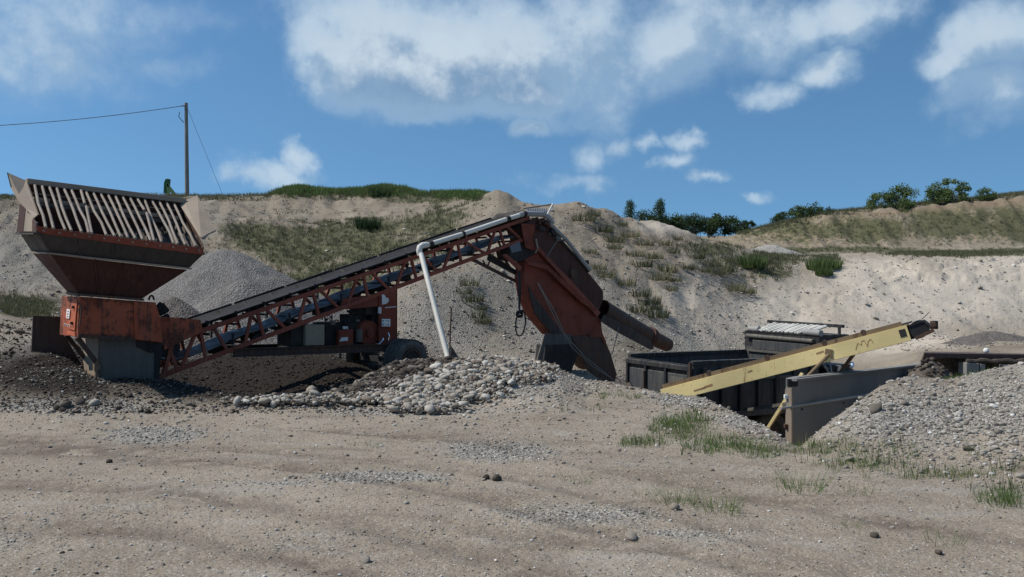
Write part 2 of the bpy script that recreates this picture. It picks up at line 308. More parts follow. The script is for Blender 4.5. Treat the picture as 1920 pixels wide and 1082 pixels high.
vg = voro(t, P, 55); sg = N(t, 'ShaderNodeSeparateColor'); t.links.new(vg.outputs['Color'], sg.inputs[0]); gritm = math_(t, 'MULTIPLY', maprange(t, vg.outputs['Distance'], .42, .28), maprange(t, math_(t, 'ADD', sg.outputs[1], math_(t, 'MULTIPLY', nm, .8)), .72, .95))
dirt = mixc(t, gritm, dirt, ramp(t, sg.outputs[0], [(0, (.09,.08,.07)), (.4, (.24,.215,.185)), (.8, (.42,.40,.36)), (1, (.62,.6,.56))]))
cl = noise(t, P, 7.5, 5, .72, .6); dirt = mixc(t, maprange(t, cl, .60, .70, 0, .55), dirt, (.12, .096, .072)); dirt = mixc(t, maprange(t, cl, .40, .30, 0, .4), dirt, (.40, .36, .30))
gc, d1, d2 = gravel_layers(t, P, (.17, .153, .128), (.30, .275, .235), (.48, .455, .405))
sandc = mixc(t, maprange(t, nb, .35, .7), (.56, .49, .40), (.48, .425, .35))
sandc = mixc(t, maprange(t, nm, .5, .8, 0, .5), sandc, (.36, .30, .235))
gm_ = math_(t, 'ADD', A_grav, math_(t, 'MULTIPLY', math_(t, 'SUBTRACT', nm, .5), 1.1)); gm_ = maprange(t, gm_, .25, .95)
col = mixc(t, gm_, dirt, gc)
col = mixc(t, math_(t, 'MULTIPLY', A_sand, .9), col, sandc)
col = mixc(t, at2.outputs['Alpha'], col, mixc(t, 1., col, (.74, .73, .70), 'MULTIPLY'))
clodc = mixc(t, maprange(t, nm, .36, .6), (.33, .25, .16), (.15, .135, .09))
col = mixc(t, math_(t, 'MULTIPLY', sp2.outputs[1], .9, clamp=True), col, clodc)
vn = maprange(t, math_(t, 'ADD', A_veg, math_(t, 'MULTIPLY', math_(t, 'SUBTRACT', nm, .5), 1.2)), .2, .75, 0, .85)
col = mixc(t, vn, col, mixc(t, maprange(t, nf, .3, .7), (.055, .062, .028), (.115, .112, .058)))
col = mixc(t, math_(t, 'MULTIPLY', A_damp_shade, .99), col, mixc(t, .92, mixc(t, .9, col, (.2, .16, .13), 'MULTIPLY'), (.019, .0145, .0115)))  # near-black mix: wet soil with the cast shade painted into its colour
col = mixc(t, math_(t, 'MULTIPLY', math_(t, 'MULTIPLY', sp2.outputs[0], maprange(t, nm, .35, .55)), .85), col, (.11, .083, .062))
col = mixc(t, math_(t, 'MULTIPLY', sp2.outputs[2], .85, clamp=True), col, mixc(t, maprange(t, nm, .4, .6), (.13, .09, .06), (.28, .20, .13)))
link(t, col, b.inputs['Base Color']); b.inputs['Roughness'].default_value = .95; b.inputs['Specular IOR Level'].default_value = .15
n1 = bump(t, None, math_(t, 'MULTIPLY', math_(t, 'SUBTRACT', 1., math_(t, 'MULTIPLY', d1, 1.6)), math_(t, 'ADD', math_(t, 'MULTIPLY', gm_, .9), .08)), .75, .035)
n2 = bump(t, None, nm, .5, .12, n1); n3 = bump(t, None, cl, .5, .05, n2); bump(t, b, nf, .6, .02, n3)
gm.materials.append(gmat)

def stone_mat(name, stops, rough=.85, bs=30):
    m, t, b = mat(name)
    oi = N(t, 'ShaderNodeObjectInfo'); c = ramp(t, oi.outputs['Random'], stops)
    tcn = N(t, 'ShaderNodeTexCoord'); n = noise(t, tcn.outputs['Object'], 2.2, 4, .6)
    c = mixc(t, maprange(t, n, .35, .7, 0, .55), c, mixc(t, 1., c, (.55, .5, .45), 'MULTIPLY'))
    link(t, c, b.inputs['Base Color']); b.inputs['Roughness'].default_value = rough; b.inputs['Specular IOR Level'].default_value = .25
    bump(t, b, noise(t, tcn.outputs['Object'], 9, 3, .6), .35, .05)
    return m
M_pale = stone_mat("river_stone", [(0, (.13,.10,.075)), (.2, (.25,.21,.165)), (.55, (.36,.325,.27)), (.85, (.46,.43,.375)), (1, (.60,.575,.51))])
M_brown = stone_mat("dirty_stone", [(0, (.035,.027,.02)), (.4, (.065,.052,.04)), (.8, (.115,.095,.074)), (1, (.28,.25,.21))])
M_bank = stone_mat("bank_stone", [(0, (.18,.16,.135)), (.5, (.31,.285,.245)), (.85, (.41,.385,.34)), (.93, (.54,.52,.48)), (1, (.8,.79,.75))])
M_wet_shade = stone_mat("wet_shade_stone", [(0, (.012,.010,.009)), (.6, (.035,.028,.023)), (.93, (.06,.05,.042)), (1, (.14,.12,.105))])  # wet stones, coloured darker still to carry the shade under the conveyor
M_grit = stone_mat("grit_stone", [(0, (.15,.13,.105)), (.35, (.27,.24,.2)), (.8, (.40,.375,.33)), (1, (.68,.66,.61))])

def scatter(name, X, Y, size, material, label, flat=.62, sub=2, sink=.25, smooth=True, zoff=None):
    """Loose stones as instances of a knobbly pebble; position, turn and size stored per stone."""
    n = len(X); Z = terr(X, Y) if zoff is None else zoff
    me = bpy.data.meshes.new(name); me.vertices.add(n)
    co = np.stack([X, Y, Z+size*flat*(.5-sink)], -1); me.vertices.foreach_set('co', co.ravel())
    rot = np.stack([rng.normal(0, .25, n), rng.normal(0, .25, n), rng.uniform(0, 6.28, n)], -1)
    scl = np.stack([size*rng.uniform(.8, 1.25, n), size*rng.uniform(.6, .95, n), size*flat*rng.uniform(.75, 1.2, n)], -1)*.5
    for nm, v in (('turn', rot), ('size', scl)):
        a = me.attributes.new(nm, 'FLOAT_VECTOR', 'POINT'); a.data.foreach_set('vector', v.astype(np.float32).ravel())
    o = bpy.data.objects.new(name, me); COL.objects.link(o); o['kind'] = 'stuff'; o['label'] = label
    g = bpy.data.node_groups.new(name+"_nodes", 'GeometryNodeTree')
    g.interface.new_socket("Geometry", in_out='INPUT', socket_type='NodeSocketGeometry'); g.interface.new_socket("Geometry", in_out='OUTPUT', socket_type='NodeSocketGeometry')
    gi = g.nodes.new('NodeGroupInput'); go = g.nodes.new('NodeGroupOutput')
    ico = g.nodes.new('GeometryNodeMeshIcoSphere'); ico.inputs['Radius'].default_value = 1; ico.inputs['Subdivisions'].default_value = sub
    sp_ = g.nodes.new('GeometryNodeSetPosition'); nz = g.nodes.new('ShaderNodeTexNoise'); nz.inputs['Scale'].default_value = .9; nz.inputs['Detail'].default_value = 1
    ps = g.nodes.new('GeometryNodeInputPosition'); g.links.new(ps.outputs[0], nz.inputs['Vector'])
    vm = g.nodes.new('ShaderNodeVectorMath'); vm.operation = 'SUBTRACT'; vm.inputs[1].default_value = (.5, .5, .5); g.links.new(nz.outputs['Color'], vm.inputs[0])
    vs = g.nodes.new('ShaderNodeVectorMath'); vs.operation = 'SCALE'; vs.inputs['Scale'].default_value = 1.1; g.links.new(vm.outputs[0], vs.inputs[0])
    g.links.new(ico.outputs[0], sp_.inputs['Geometry']); g.links.new(vs.outputs[0], sp_.inputs['Offset'])
    sm = g.nodes.new('GeometryNodeSetMaterial'); sm.inputs['Material'].default_value = material
    ss = g.nodes.new('GeometryNodeSetShadeSmooth'); ss.inputs['Shade Smooth'].default_value = smooth
    g.links.new(sp_.outputs[0], ss.inputs[0]); g.links.new(ss.outputs[0], sm.inputs[0])
    ip = g.nodes.new('GeometryNodeInstanceOnPoints'); g.links.new(gi.outputs[0], ip.inputs['Points']); g.links.new(sm.outputs[0], ip.inputs['Instance'])
    for nm, sk in (('turn', 'Rotation'), ('size', 'Scale')):
        na = g.nodes.new('GeometryNodeInputNamedAttribute'); na.data_type = 'FLOAT_VECTOR'; na.inputs['Name'].default_value = nm
        g.links.new(na.outputs[0], ip.inputs[sk])
    g.links.new(ip.outputs[0], go.inputs[0])
    md = o.modifiers.new("scatter", 'NODES'); md.node_group = g; me.materials.append(material)
    return o
def sample_px(n, x0, x1, y0, y1, Yr, accept=None):
    """Random ground points spread over a stretch of the pit; accept(px, py) gives the odds of keeping one."""
    px = rng.uniform(x0, x1, n); Y = np.exp(rng.uniform(math.log(Yr[0]), math.log(Yr[1]), n)); X = (px-960)/F*Y
    Z = terr(X, Y); qx, qy = proj(X, Y, Z); k = (qy > y0) & (qy < y1)
    if accept is not None: k &= rng.uniform(0, 1, n) < accept(qx, qy)
    return X[k], Y[k]

# gravel lying on the yard and its banks
acc_ = lambda a, b: .13+np.clip(blobs(a, b, GR)*1.5-.3+.9*fbm(a/45, b/16, 87, 4, .6), 0, 1)
x, y = sample_px(120000, -60, 1980, 690, 1100, (5.4, 19), acc_)
sz = np.clip(rng.lognormal(math.log(.012), .55, len(x)), .005, .05)*np.clip(y/9, .8, 1.8)
scatter("yard_gravel", x, y, sz, M_grit, "small grey and tan gravel strewn over the yard", sub=1)
x, y = sample_px(13000, 1440, 2000, 640, 960, (8.0, 14.2), lambda a, b: np.clip(blobs(a, b, [(1720,790,170,75),(1880,780,120,110)])*1.6-.2+.5*fbm(a/40, b/30, 85, 4), 0, 1)); sz = np.clip(rng.lognormal(math.log(.021), .6, len(x)), .008, .11)
scatter("bank_stones", x, y, sz, M_bank, "pale stones covering the gravel bank at right", sub=2)
x, y = sample_px(7000, 980, 1500, 690, 850, (11, 19.5), lambda a, b: np.clip(blobs(a, b, [(1330,760,110,30),(1080,720,120,22),(1440,810,60,26)])*1.3-.1, 0, 1)); sz = np.clip(rng.lognormal(math.log(.026), .5, len(x)), .015, .14)
scatter("crest_stones", x, y, sz, M_grit, "stones along the crest in front of the sunken truck", sub=2)
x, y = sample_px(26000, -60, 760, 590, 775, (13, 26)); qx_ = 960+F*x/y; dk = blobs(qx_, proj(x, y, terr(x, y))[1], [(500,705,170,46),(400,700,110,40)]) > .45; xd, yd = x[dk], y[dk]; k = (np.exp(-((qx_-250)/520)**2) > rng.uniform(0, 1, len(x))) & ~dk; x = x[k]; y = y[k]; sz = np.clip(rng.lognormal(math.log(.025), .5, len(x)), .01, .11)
scatter("damp_gravel", x, y, sz, M_brown, "moist brown gravel heaped around the hopper foot", sub=2)
scatter("wet_gravel_shade", xd, yd, np.clip(rng.lognormal(math.log(.03), .45, len(xd)), .012, .1), M_wet_shade, "wet gravel in the hollow under the conveyor, darkened as painted shade", sub=1)
x, y = sample_px(8000, 700, 1420, 380, 720, (24, 40)); sz = np.clip(rng.lognormal(math.log(.045), .5, len(x)), .02, .25)
scatter("slope_stones", x, y, sz, M_grit, "stones lying down the grey gravel slope", sub=1)
x, y = sample_px(5000, -60, 700, 370, 620, (28, 52)); sz = np.clip(rng.lognormal(math.log(.055), .45, len(x)), .02, .25)
scatter("hill_stones", x, y, sz, M_grit, "stones on the left spoil hill", sub=1)
x, y = sample_px(4200, 1300, 1980, 450, 660, (30, 44)); sz = np.clip(rng.lognormal(math.log(.04), .6, len(x)), .02, .25)
scatter("sand_face_stones", x, y, sz, M_grit, "stones and clods scattered over the pale sand face", sub=1)

# ================================================================ object helpers
FR = {}                                     # each thing's own frame, by object name
class MB:
    def __init__(s, frame=None): s.v = []; s.f = []; s.M = frame or Matrix.Identity(4)
    def add(s, vs, fs):
        o = len(s.v); s.v += [Vector(x) for x in vs]; s.f += [tuple(i+o for i in f) for f in fs]; return s
    def box(s, c, d, rot=None):
        x, y, z = (q/2 for q in d); vs = [Vector((a, b_, c_)) for a in (-x, x) for b_ in (-y, y) for c_ in (-z, z)]
        if rot: vs = [rot @ q for q in vs]
        return s.add([Vector(c)+q for q in vs], [(0,1,3,2),(4,6,7,5),(0,4,5,1),(2,3,7,6),(0,2,6,4),(1,5,7,3)])
    def bar(s, a, b_, w, h, up=(0, 0, 1)):
        a = Vector(a); b_ = Vector(b_); d = b_-a
        if d.length < 1e-5: return s
        x = d.normalized(); y = Vector(up).cross(x)
        if y.length < 1e-3: y = Vector((0, 1, 0)).cross(x)
        y.normalize(); z = x.cross(y); vs = []
        for p in (a, b_):
            for u, v in ((-1,-1),(1,-1),(1,1),(-1,1)): vs.append(p+y*(u*w/2)+z*(v*h/2))
        return s.add(vs, [(0,3,2,1),(4,5,6,7),(0,1,5,4),(1,2,6,5),(2,3,7,6),(3,0,4,7)])
    def tube(s, pts, r, n=10, cap=True):
        pts = [Vector(p) for p in pts]; rs = r if isinstance(r, (list, tuple)) else [r]*len(pts); rings = []; prev = None; o = len(s.v)
        for i, p in enumerate(pts):
            d = (pts[min(i+1, len(pts)-1)]-pts[max(i-1, 0)]).normalized()
            if prev is None:
                y = Vector((0, 0, 1)).cross(d)
                if y.length < .05: y = Vector((0, 1, 0)).cross(d)
            else: y = prev-d*prev.dot(d)
            y.normalize(); prev = y; z = d.cross(y)
            s.v += [p+(y*math.cos(2*math.pi*k/n)+z*math.sin(2*math.pi*k/n))*rs[i] for k in range(n)]
        for i in range(len(pts)-1):
            for k in range(n):
                a = o+i*n+k; b_ = o+i*n+(k+1) % n; s.f.append((a, b_, b_+n, a+n))
        if cap: s.f.append(tuple(o+k for k in reversed(range(n)))); s.f.append(tuple(o+(len(pts)-1)*n+k for k in range(n)))
        return s
    def prism(s, poly, vec):
        vec = Vector(vec); n = len(poly); p = [Vector(q) for q in poly]
        return s.add(p+[q+vec for q in p], [tuple(range(n)), tuple(reversed(range(n, 2*n)))]+[(i, i+n, (i+1) % n+n, (i+1) % n) for i in range(n)])
    def hexa(s, a, b_):                      # two quads joined: a (4 pts) and b (4 pts)
        return s.add(list(a)+list(b_), [(0,1,2,3),(7,6,5,4),(0,4,5,1),(1,5,6,2),(2,6,7,3),(3,7,4,0)])
    def torus(s, c, axis, R0, r0, n=36, m=10, sq=1.):
        c = Vector(c); ax = Vector(axis).normalized(); y = Vector((0, 0, 1)); x = y.cross(ax).normalized(); o = len(s.v)
        for i in range(n):
            a = 2*math.pi*i/n; rd = x*math.cos(a)+y*math.sin(a)
            for k in range(m):
                q = 2*math.pi*k/m; s.v.append(c+rd*(R0+r0*math.cos(q))+ax*(r0*sq*math.sin(q)))
        for i in range(n):
            for k in range(m):
                s.f.append((o+i*m+k, o+((i+1) % n)*m+k, o+((i+1) % n)*m+(k+1) % m, o+i*m+(k+1) % m))
        return s
    def build(s, name, material, parent=None, smooth=False, bevel=0, label=None, kind=None):
        me = bpy.data.meshes.new(name); T = s.M
        if parent is not None: T = FR[parent.name].inverted() @ s.M
        me.from_pydata([T @ q for q in s.v], [], s.f)
        bm = bmesh.new(); bm.from_mesh(me); bmesh.ops.recalc_face_normals(bm, faces=bm.faces); bm.to_mesh(me); bm.free()
        me.materials.append(material)
        if smooth: me.shade_smooth()
        o = bpy.data.objects.new(name, me); COL.objects.link(o)
        if parent is not None: o.parent = parent; FR[o.name] = FR[parent.name]
        else: FR[o.name] = Matrix.Identity(4)
        if smooth and smooth != 'all':
            try: me.set_sharp_from_angle(angle=R(42))
            except Exception: pass
        if bevel:
            m = o.modifiers.new("bevel", 'BEVEL'); m.width = bevel; m.segments = 2; m.limit_method = 'ANGLE'; m.harden_normals = False
        if label: o['label'] = label
        if kind: o['kind'] = kind
        return o
import bmesh
def thing(name, label, cat, loc, rz=0, group=None):
    o = bpy.data.objects.new(name, None); COL.objects.link(o); o.location = loc; o.rotation_euler = (0, 0, rz); o.empty_display_size = .3
    o['label'] = label; o['category'] = cat
    if group: o['group'] = group
    FR[o.name] = Matrix.Translation(loc) @ Matrix.Rotation(rz, 4, 'Z'); return o
def tag(o, label, cat, group=None):
    o['label'] = label; o['category'] = cat
    if group: o['group'] = group
    return o
def dup(src, loc, rz=None, label=None, sc=None):
    r = src.copy(); COL.objects.link(r); r.location = loc
    if rz is not None: r.rotation_euler = (0, 0, rz)
    if sc: r.scale = (sc, sc, sc)
    if label: r['label'] = label
    for ch in list(src.children):
        c = ch.copy(); COL.objects.link(c); c.parent = r
        for g in ch.children:
            d = g.copy(); COL.objects.link(d); d.parent = c
    return r
def at(px, py, Y): return Vector(((px-960)/F*Y, Y, CAMZ-(py-541)/F*Y))
def gz(x, y): return float(terr(np.array([x]), np.array([y]))[0])

# ---------------------------------------------------------------- metal, rubber, concrete
def metal(name, base, rust=.4, rustc=(.16,.07,.035), rough=.7, dust=.3, sc=3., dark=(.03,.022,.018), dustc=(.30,.25,.19), met=0.):
    m, t, b = mat(name); g = N(t, 'ShaderNodeNewGeometry'); P = g.outputs['Position']
    a = noise(t, P, sc, 6, .65, .4); c_ = noise(t, P, sc*7, 5, .7); big = noise(t, P, sc*.35, 3, .5)
    st = N(t, 'ShaderNodeMapping'); st.inputs['Scale'].default_value = (1.6, 1.6, .14); t.links.new(P, st.inputs[0]); streak = noise(t, st.outputs[0], 9, 4, .7)
    c = mixc(t, maprange(t, big, .3, .7), base, tuple(x*.72 for x in base))
    rm = math_(t, 'ADD', math_(t, 'MULTIPLY', a, .6), math_(t, 'MULTIPLY', streak, .4))
    c = mixc(t, maprange(t, rm, .66-rust*.32, .78-rust*.32, 0, .9), c, mixc(t, maprange(t, c_, .35, .65), rustc, tuple(x*.45 for x in rustc)))
    c = mixc(t, maprange(t, c_, .6, .75, 0, .5), c, dark)
    up = N(t, 'ShaderNodeSeparateXYZ'); t.links.new(g.outputs['Normal'], up.inputs[0])
    du = math_(t, 'MULTIPLY', maprange(t, up.outputs[2], -.1, .8, .25, 1.), maprange(t, math_(t, 'ADD', streak, math_(t, 'MULTIPLY', c_, .3)), .5, .85, 0, dust))
    c = mixc(t, du, c, dustc)
    link(t, c, b.inputs['Base Color']); b.inputs['Metallic'].default_value = met
    link(t, maprange(t, a, .3, .7, rough-.1, min(1, rough+.2)), b.inputs['Roughness']); b.inputs['Specular IOR Level'].default_value = .35
    bump(t, b, c_, .25, .01, bump(t, None, a, .25, .02)); return m
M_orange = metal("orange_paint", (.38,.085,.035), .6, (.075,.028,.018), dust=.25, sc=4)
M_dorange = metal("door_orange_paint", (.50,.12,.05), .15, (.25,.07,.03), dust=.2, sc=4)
M_red = metal("red_oxide_paint", (.25,.055,.03), .3, (.09,.035,.022), dust=.35)
M_dred = metal("dark_rusty_plate", (.06,.019,.012), .5, (.10,.04,.022), dust=.12, sc=2)
M_bred = metal("faded_red_paint", (.21,.042,.021), .42, (.06,.025,.018), dust=.12, sc=2.5)
M_rust = metal("rusty_steel", (.06,.036,.027), .6, (.14,.06,.03), dust=.25)
M_brownst = metal("brown_steel", (.055,.042,.035), .4, (.06,.035,.025), dust=.3, sc=2)
M_tan = metal("dusty_tan_steel", (.30,.235,.175), .18, (.16,.09,.05), dust=.5, sc=3)
M_bars = metal("worn_bar_steel", (.27,.225,.185), .1, (.16,.10,.07), dust=.6, sc=5)
M_grey = metal("grey_steel", (.10,.092,.08), .25, (.12,.07,.04), dust=.5, sc=2)
M_black = metal("black_truck_paint", (.018,.02,.024), .2, (.06,.035,.02), rough=.5, dust=.5, sc=2)
M_blackp = metal("faded_black_panel", (.045,.05,.055), .25, (.08,.05,.035), rough=.6, dust=.6, sc=2)
M_yellow = metal("yellow_paint", (.84,.66,.30), .3, (.30,.13,.05), dust=.35, sc=2.2, dustc=(.55,.47,.30))
M_ymuck = metal("weathered_ochre", (.22,.15,.08), .5, (.12,.06,.03), dust=.3)
M_belt = metal("rubber_belt", (.014,.013,.015), .0, rough=.7, dust=.15, sc=2, dustc=(.12,.11,.10))
M_beltr = metal("return_belt", (.13,.145,.17), .05, (.05,.05,.05), rough=.5, dust=.4, sc=3, dustc=(.22,.22,.22))
M_tyre = metal("tyre_rubber", (.085,.08,.073), .0, rough=.85, dust=.75, sc=4, dustc=(.20,.18,.155))
M_dark = metal("greasy_dark", (.02,.018,.017), .15, (.05,.025,.018), dust=.15)
M_concrete = metal("concrete", (.21,.205,.19), .08, (.16,.14,.12), rough=.95, dust=.3, sc=1.4, dustc=(.36,.33,.28))
M_blocks = metal("tan_box", (.26,.21,.15), .1, (.12,.09,.06), dust=.3)
M_pvc = metal("white_plastic_pipe", (.66,.64,.57), .04, (.35,.30,.24), rough=.45, dust=.35, sc=2, dustc=(.5,.45,.36), dark=(.35,.32,.28))
M_pvcg = metal("grey_hose", (.34,.33,.31), .1, (.2,.18,.16), rough=.5, dust=.3)
M_white = metal("chalky_white", (.72,.73,.70), .04, (.45,.42,.36), rough=.8, dust=.2, dark=(.3,.3,.28))
M_pole = metal("weathered_pole", (.23,.22,.20), .15, (.14,.12,.10), rough=.95, dust=.1)
M_green = metal("green_paint", (.03,.13,.06), .1, dust=.15)
M_ygreen = metal("pale_green_paint", (.25,.35,.14), .1, dust=.15)
M_shed = metal("maroon_sheet", (.06,.034,.03), .15, (.10,.06,.04), rough=.6, dust=.3, sc=1.5)
M_wire = metal("dark_cable", (.02,.02,.02), 0, dust=.1)
M_rope = metal("pale_rope", (.28,.25,.21), .0, dust=.3)
def glassm():
    m, t, b = mat("cab_glass"); b.inputs['Base Color'].default_value = (.03,.05,.05,1); b.inputs['Roughness'].default_value = .08; b.inputs['Specular IOR Level'].default_value = .8; return m
M_glass = glassm()
m_, t_, b_ = mat("chrome"); b_.inputs['Base Color'].default_value = (.75,.77,.8,1); b_.inputs['Metallic'].default_value = 1; b_.inputs['Roughness'].default_value = .18; M_chrome = m_

# ================================================================ machine frame
TH = R(43); CA, SA = math.cos(TH), math.sin(TH); OY = 20.3; OX = (739-960)/F*OY
MF = Matrix.Translation((OX, OY, 0)) @ Matrix.Rotation(TH, 4, 'Z')
def LP(px, py, t):               # point on the upright plane at offset t across the machine
    k = (px-960)/F; s = (k*(OY+t*CA)-OX+t*SA)/(CA-k*SA); Y = OY+s*SA+t*CA
    return Vector((s, t, CAMZ-(py-541)/F*Y))
def MM(): return MB(MF)
def mloc(s, t, z): return tuple(MF @ Vector((s, t, z)))

# ---------------------------------------------------------------- feed hopper
hop = thing("feed_hopper", "large rusty feed hopper with slanted steel bars over its mouth and an orange box below", "hopper", mloc(-6.2, .3, .3), TH)
nr = [LP(67,424,-.72), LP(382,465,-.72)]; fr_ = [LP(50,340,1.1), LP(346,380,1.1)]
# rim beam along the front, under the bar ends
b = MM(); b.hexa([nr[0], nr[1], LP(382,478,-.70), LP(72,437,-.70)], [nr[0]+Vector((0,.1,0)), nr[1]+Vector((0,.1,0)), LP(382,478,-.60), LP(72,437,-.60)]); b.build("rim_beam", M_red, hop, bevel=.008)
# upper band (near, left, right, far) and funnel
Bn = [LP(72,437,-.68), LP(382,476,-.68), LP(354,503,-.52), LP(93,474,-.52)]
Bf = [LP(38,438,.95), LP(352,468,1.05), LP(322,500,.9), LP(59,471,.85)]
def shell(name, A_, B_, material, th=.03):
    """Four-sided ring of plates between quads; A_=near face, B_=far face (tl, tr, br, bl)."""
    for nm, q, off in (("front_plate", A_, (0, th, 0)), ("rear_plate", B_, (0, -th, 0)), ("side_plate", [B_[0], A_[0], A_[3], B_[3]], (th, 0, 0)), ("side_plate", [A_[1], B_[1], B_[2], A_[2]], (-th, 0, 0))):
        MM().prism([Vector(v) for v in q], off).build(nm, material, hop)
shell("band", Bn, Bf, M_brownst)
Fn = [LP(95,477,-.50), LP(352,506,-.50), LP(266,560,-.24), LP(147,550,-.24)]
Ff = [LP(61,474,.83), LP(320,503,.88), LP(256,556,.82), LP(126,547,.8)]
shell("funnel", Fn, Ff, M_dred)
for f in (.2,.42,.64,.84):
    b = MM(); b.bar(Bn[0].lerp(Bn[1], f)+Vector((0,-.012,0)), Bn[3].lerp(Bn[2], f)+Vector((0,-.012,0)), .03, .02); b.build("stiffener", M_brownst, hop)
for f in (.3,.5,.72):
    b = MM(); b.bar(Fn[0].lerp(Fn[1], f)+Vector((0,-.012,0)), Fn[3].lerp(Fn[2], f)+Vector((0,-.012,0)), .025, .02); b.build("stiffener", M_dred, hop)
# flanges between band and funnel
b = MM(); b.bar(LP(92,475,-.55), LP(358,504,-.55), .09, .025); b.bar(LP(58,473,.85), LP(93,475,-.55), .09, .025); b.build("flange", M_tan, hop)
b = MM(); b.bar(LP(36,438,.98), LP(70,438,-.72), .12, .03); b.build("flange", M_brownst, hop)
# left end wall above the ledge: dark edge plate and tan sheet
MM().prism([LP(37,383,1.08), LP(48,390,.75), LP(43,435,.75), LP(31,435,1.08)], (.03,0,0)).build("end_panel", M_dred, hop)
MM().prism([LP(49,390,.7), LP(62,408,-.2), LP(60,434,-.3), LP(44,434,.7)], (.03,0,0)).build("end_panel", M_tan, hop)
MM().prism([LP(60,412,-.3), LP(68,418,-.66), LP(68,436,-.68), LP(60,435,-.3)], (.03,0,0)).build("end_panel", M_rust, hop)
# back wall and right inner wall, timber-coloured top rail
MM().prism([fr_[0], fr_[1], LP(352,468,1.05), LP(38,438,1.0)], (0,.04,0)).build("back_wall", M_dred, hop)
b = MM(); b.bar(LP(49,340,1.08), LP(346,377,1.08), .16, .1); b.build("back_rail", M_tan, hop, bevel=.01)
MM().prism([LP(343,381,1.05), LP(383,464,-.66), LP(380,476,-.66), LP(350,468,1.05)], (-.03,0,0)).build("side_plate", M_rust, hop)
# wing plates bolted to either end
b = MM(); b.prism([LP(12.5,323,1.15), LP(36,334,1.25), LP(49,339,1.1), LP(71,402,-.15), LP(64,408,-.1), LP(46,389,.3), LP(35,379,.55), LP(20,352,.9)], (.025,.01,-.005)); b.build("wing_plate", M_tan, hop, label="left wing plate, upright and curled at its tip")
b = MM(); b.prism([LP(345,377,1.05), LP(352,373,1.1), LP(370,366,1.15), LP(405,431,-.35), LP(390,438,-.5), LP(383,447,-.62), LP(377,446,-.68)], (.01,.0,-.025)); b.build("wing_plate", M_tan, hop, label="right wing plate, flat with a ragged lower edge")
b = MM(); b.prism([LP(337,384,1.02), LP(346,377,1.06), LP(379,446,-.68), LP(372,440,-.5)], (.02,0,-.02)); b.build("side_liner", M_tan, hop)
# grizzly bars
bt = [86,100.5,122.5,134,153,166.5,172,199.5,215,226.5,240,254,267.5,282.5,289,303,325.6,333.5,347.6,367]
for i in range(20):
    tx = 65+13.75*i; ty = 346+1.9*i; bx = bt[i]; by = 425+(bx-86)*(35/281)
    if i == 6: tx, ty = 151.6, 356
    p0 = LP(tx, ty, 1.0); p2 = LP(bx, by+1.5, -.76); b = MM()
    mt = .08+random.uniform(-.1, .1); p1 = p0.lerp(p2, .52)+Vector((random.uniform(-.035, .01), 0, .03))
    if i in (6, 14):
        b.tube([LP(162+ (i==14)*113, 387+(i==14)*12, .15), p2], .024, 8); b.tube([p0, LP(159+(i==14)*112, 382+(i==14)*12, .2)], .024, 8)
    else: b.tube([p0, p0.lerp(p1, .5)+Vector((0,0,.01)), p1, p1.lerp(p2, .5)+Vector((random.uniform(-.01,.03),0,.0)), p2], .024, 8)
    b.build("grizzly_bar", M_bars, hop, smooth=True)
for (x0, x1) in ((62,94),(108,163),(166,222),(224,300),(302,336)):
    f = lambda x: 373+(x-62)*.132
    b = MM(); b.bar(LP(x0, f(x0), .42), LP(x1-1.5, f(x1), .42), .06, .07); b.build("cross_plank", M_tan, hop)
b = MM(); b.bar(LP(63,381,.40), LP(330,418,.40), .12, .07); b.build("support_beam", M_grey, hop)
b = MM(); b.bar(LP(60,362,.9), LP(340,396,.9), .03, .02); b.build("support_rod", M_tan, hop)

# orange feeder box
b = MM(); bx_ = [LP(149,556,-.26), LP(292,567,-.26), LP(300,594,-.26), LP(306,643,-.26), LP(252,637,-.26), LP(145,632,-.26)]
b.prism(bx_, (0, 1.0, 0)); b.build("feeder_box", M_orange, hop, bevel=.01)
MM().prism([LP(250,566,-.27), LP(291,569,-.27), LP(299,594,-.27), LP(304,641,-.27), LP(252,636,-.27)], (0,-.02,0)).build("feeder_panel", M_orange, hop)
b = MM(); b.bar(LP(143,552,-.28), LP(268,562,-.28), .12, .04); b.bar(LP(126,549,.78), LP(148,553,-.28), .06, .05); b.build("top_flange", M_rust, hop)
b = MM(); b.bar(LP(146,630,-.29), LP(252,636,-.29), .05, .06); b.build("bottom_flange", M_rust, hop)
# door on the sunny end
dq = [LP(124,557,.72), LP(148,561,-.19), LP(143,620,-.17), LP(119.5,613,.72)]
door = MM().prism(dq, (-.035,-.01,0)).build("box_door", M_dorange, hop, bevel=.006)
MM().prism([LP(119,616,.74), LP(143,623,-.2), LP(144,631,-.24), LP(118,624,.74)], (-.03,0,0)).build("door_sill", M_dorange, hop)
# sticker and stencilled word on the door (worn, vertical)
def onq(u, v, lift=-.05):
    p = dq[0].lerp(dq[1], u).lerp(dq[3].lerp(dq[2], u), v); return p+Vector((lift, -.012, 0))
MM().prism([onq(.36,.36), onq(.62,.36), onq(.60,.66), onq(.36,.66)], (-.004,0,0)).build("door_sticker", M_white, door)
st = MM()
for k in range(3): st.prism([onq(.44,.41+k*.085,-.056), onq(.54,.41+k*.085,-.056), onq(.54,.45+k*.085,-.056), onq(.44,.45+k*.085,-.056)], (-.003,0,0))
st.build("sticker_print", M_dorange, door)
lt = MM()                                   # faint stencilled letters "FEED"-like strokes are worn away to four short marks
for k in range(4):
    u = .24+k*.14; lt.prism([onq(u,.84), onq(u+.03,.84), onq(u+.03,.93), onq(u,.93)], (-.003,0,0)); lt.prism([onq(u+.04,.84), onq(u+.10,.84), onq(u+.10,.86), onq(u+.04,.86)], (-.003,0,0))
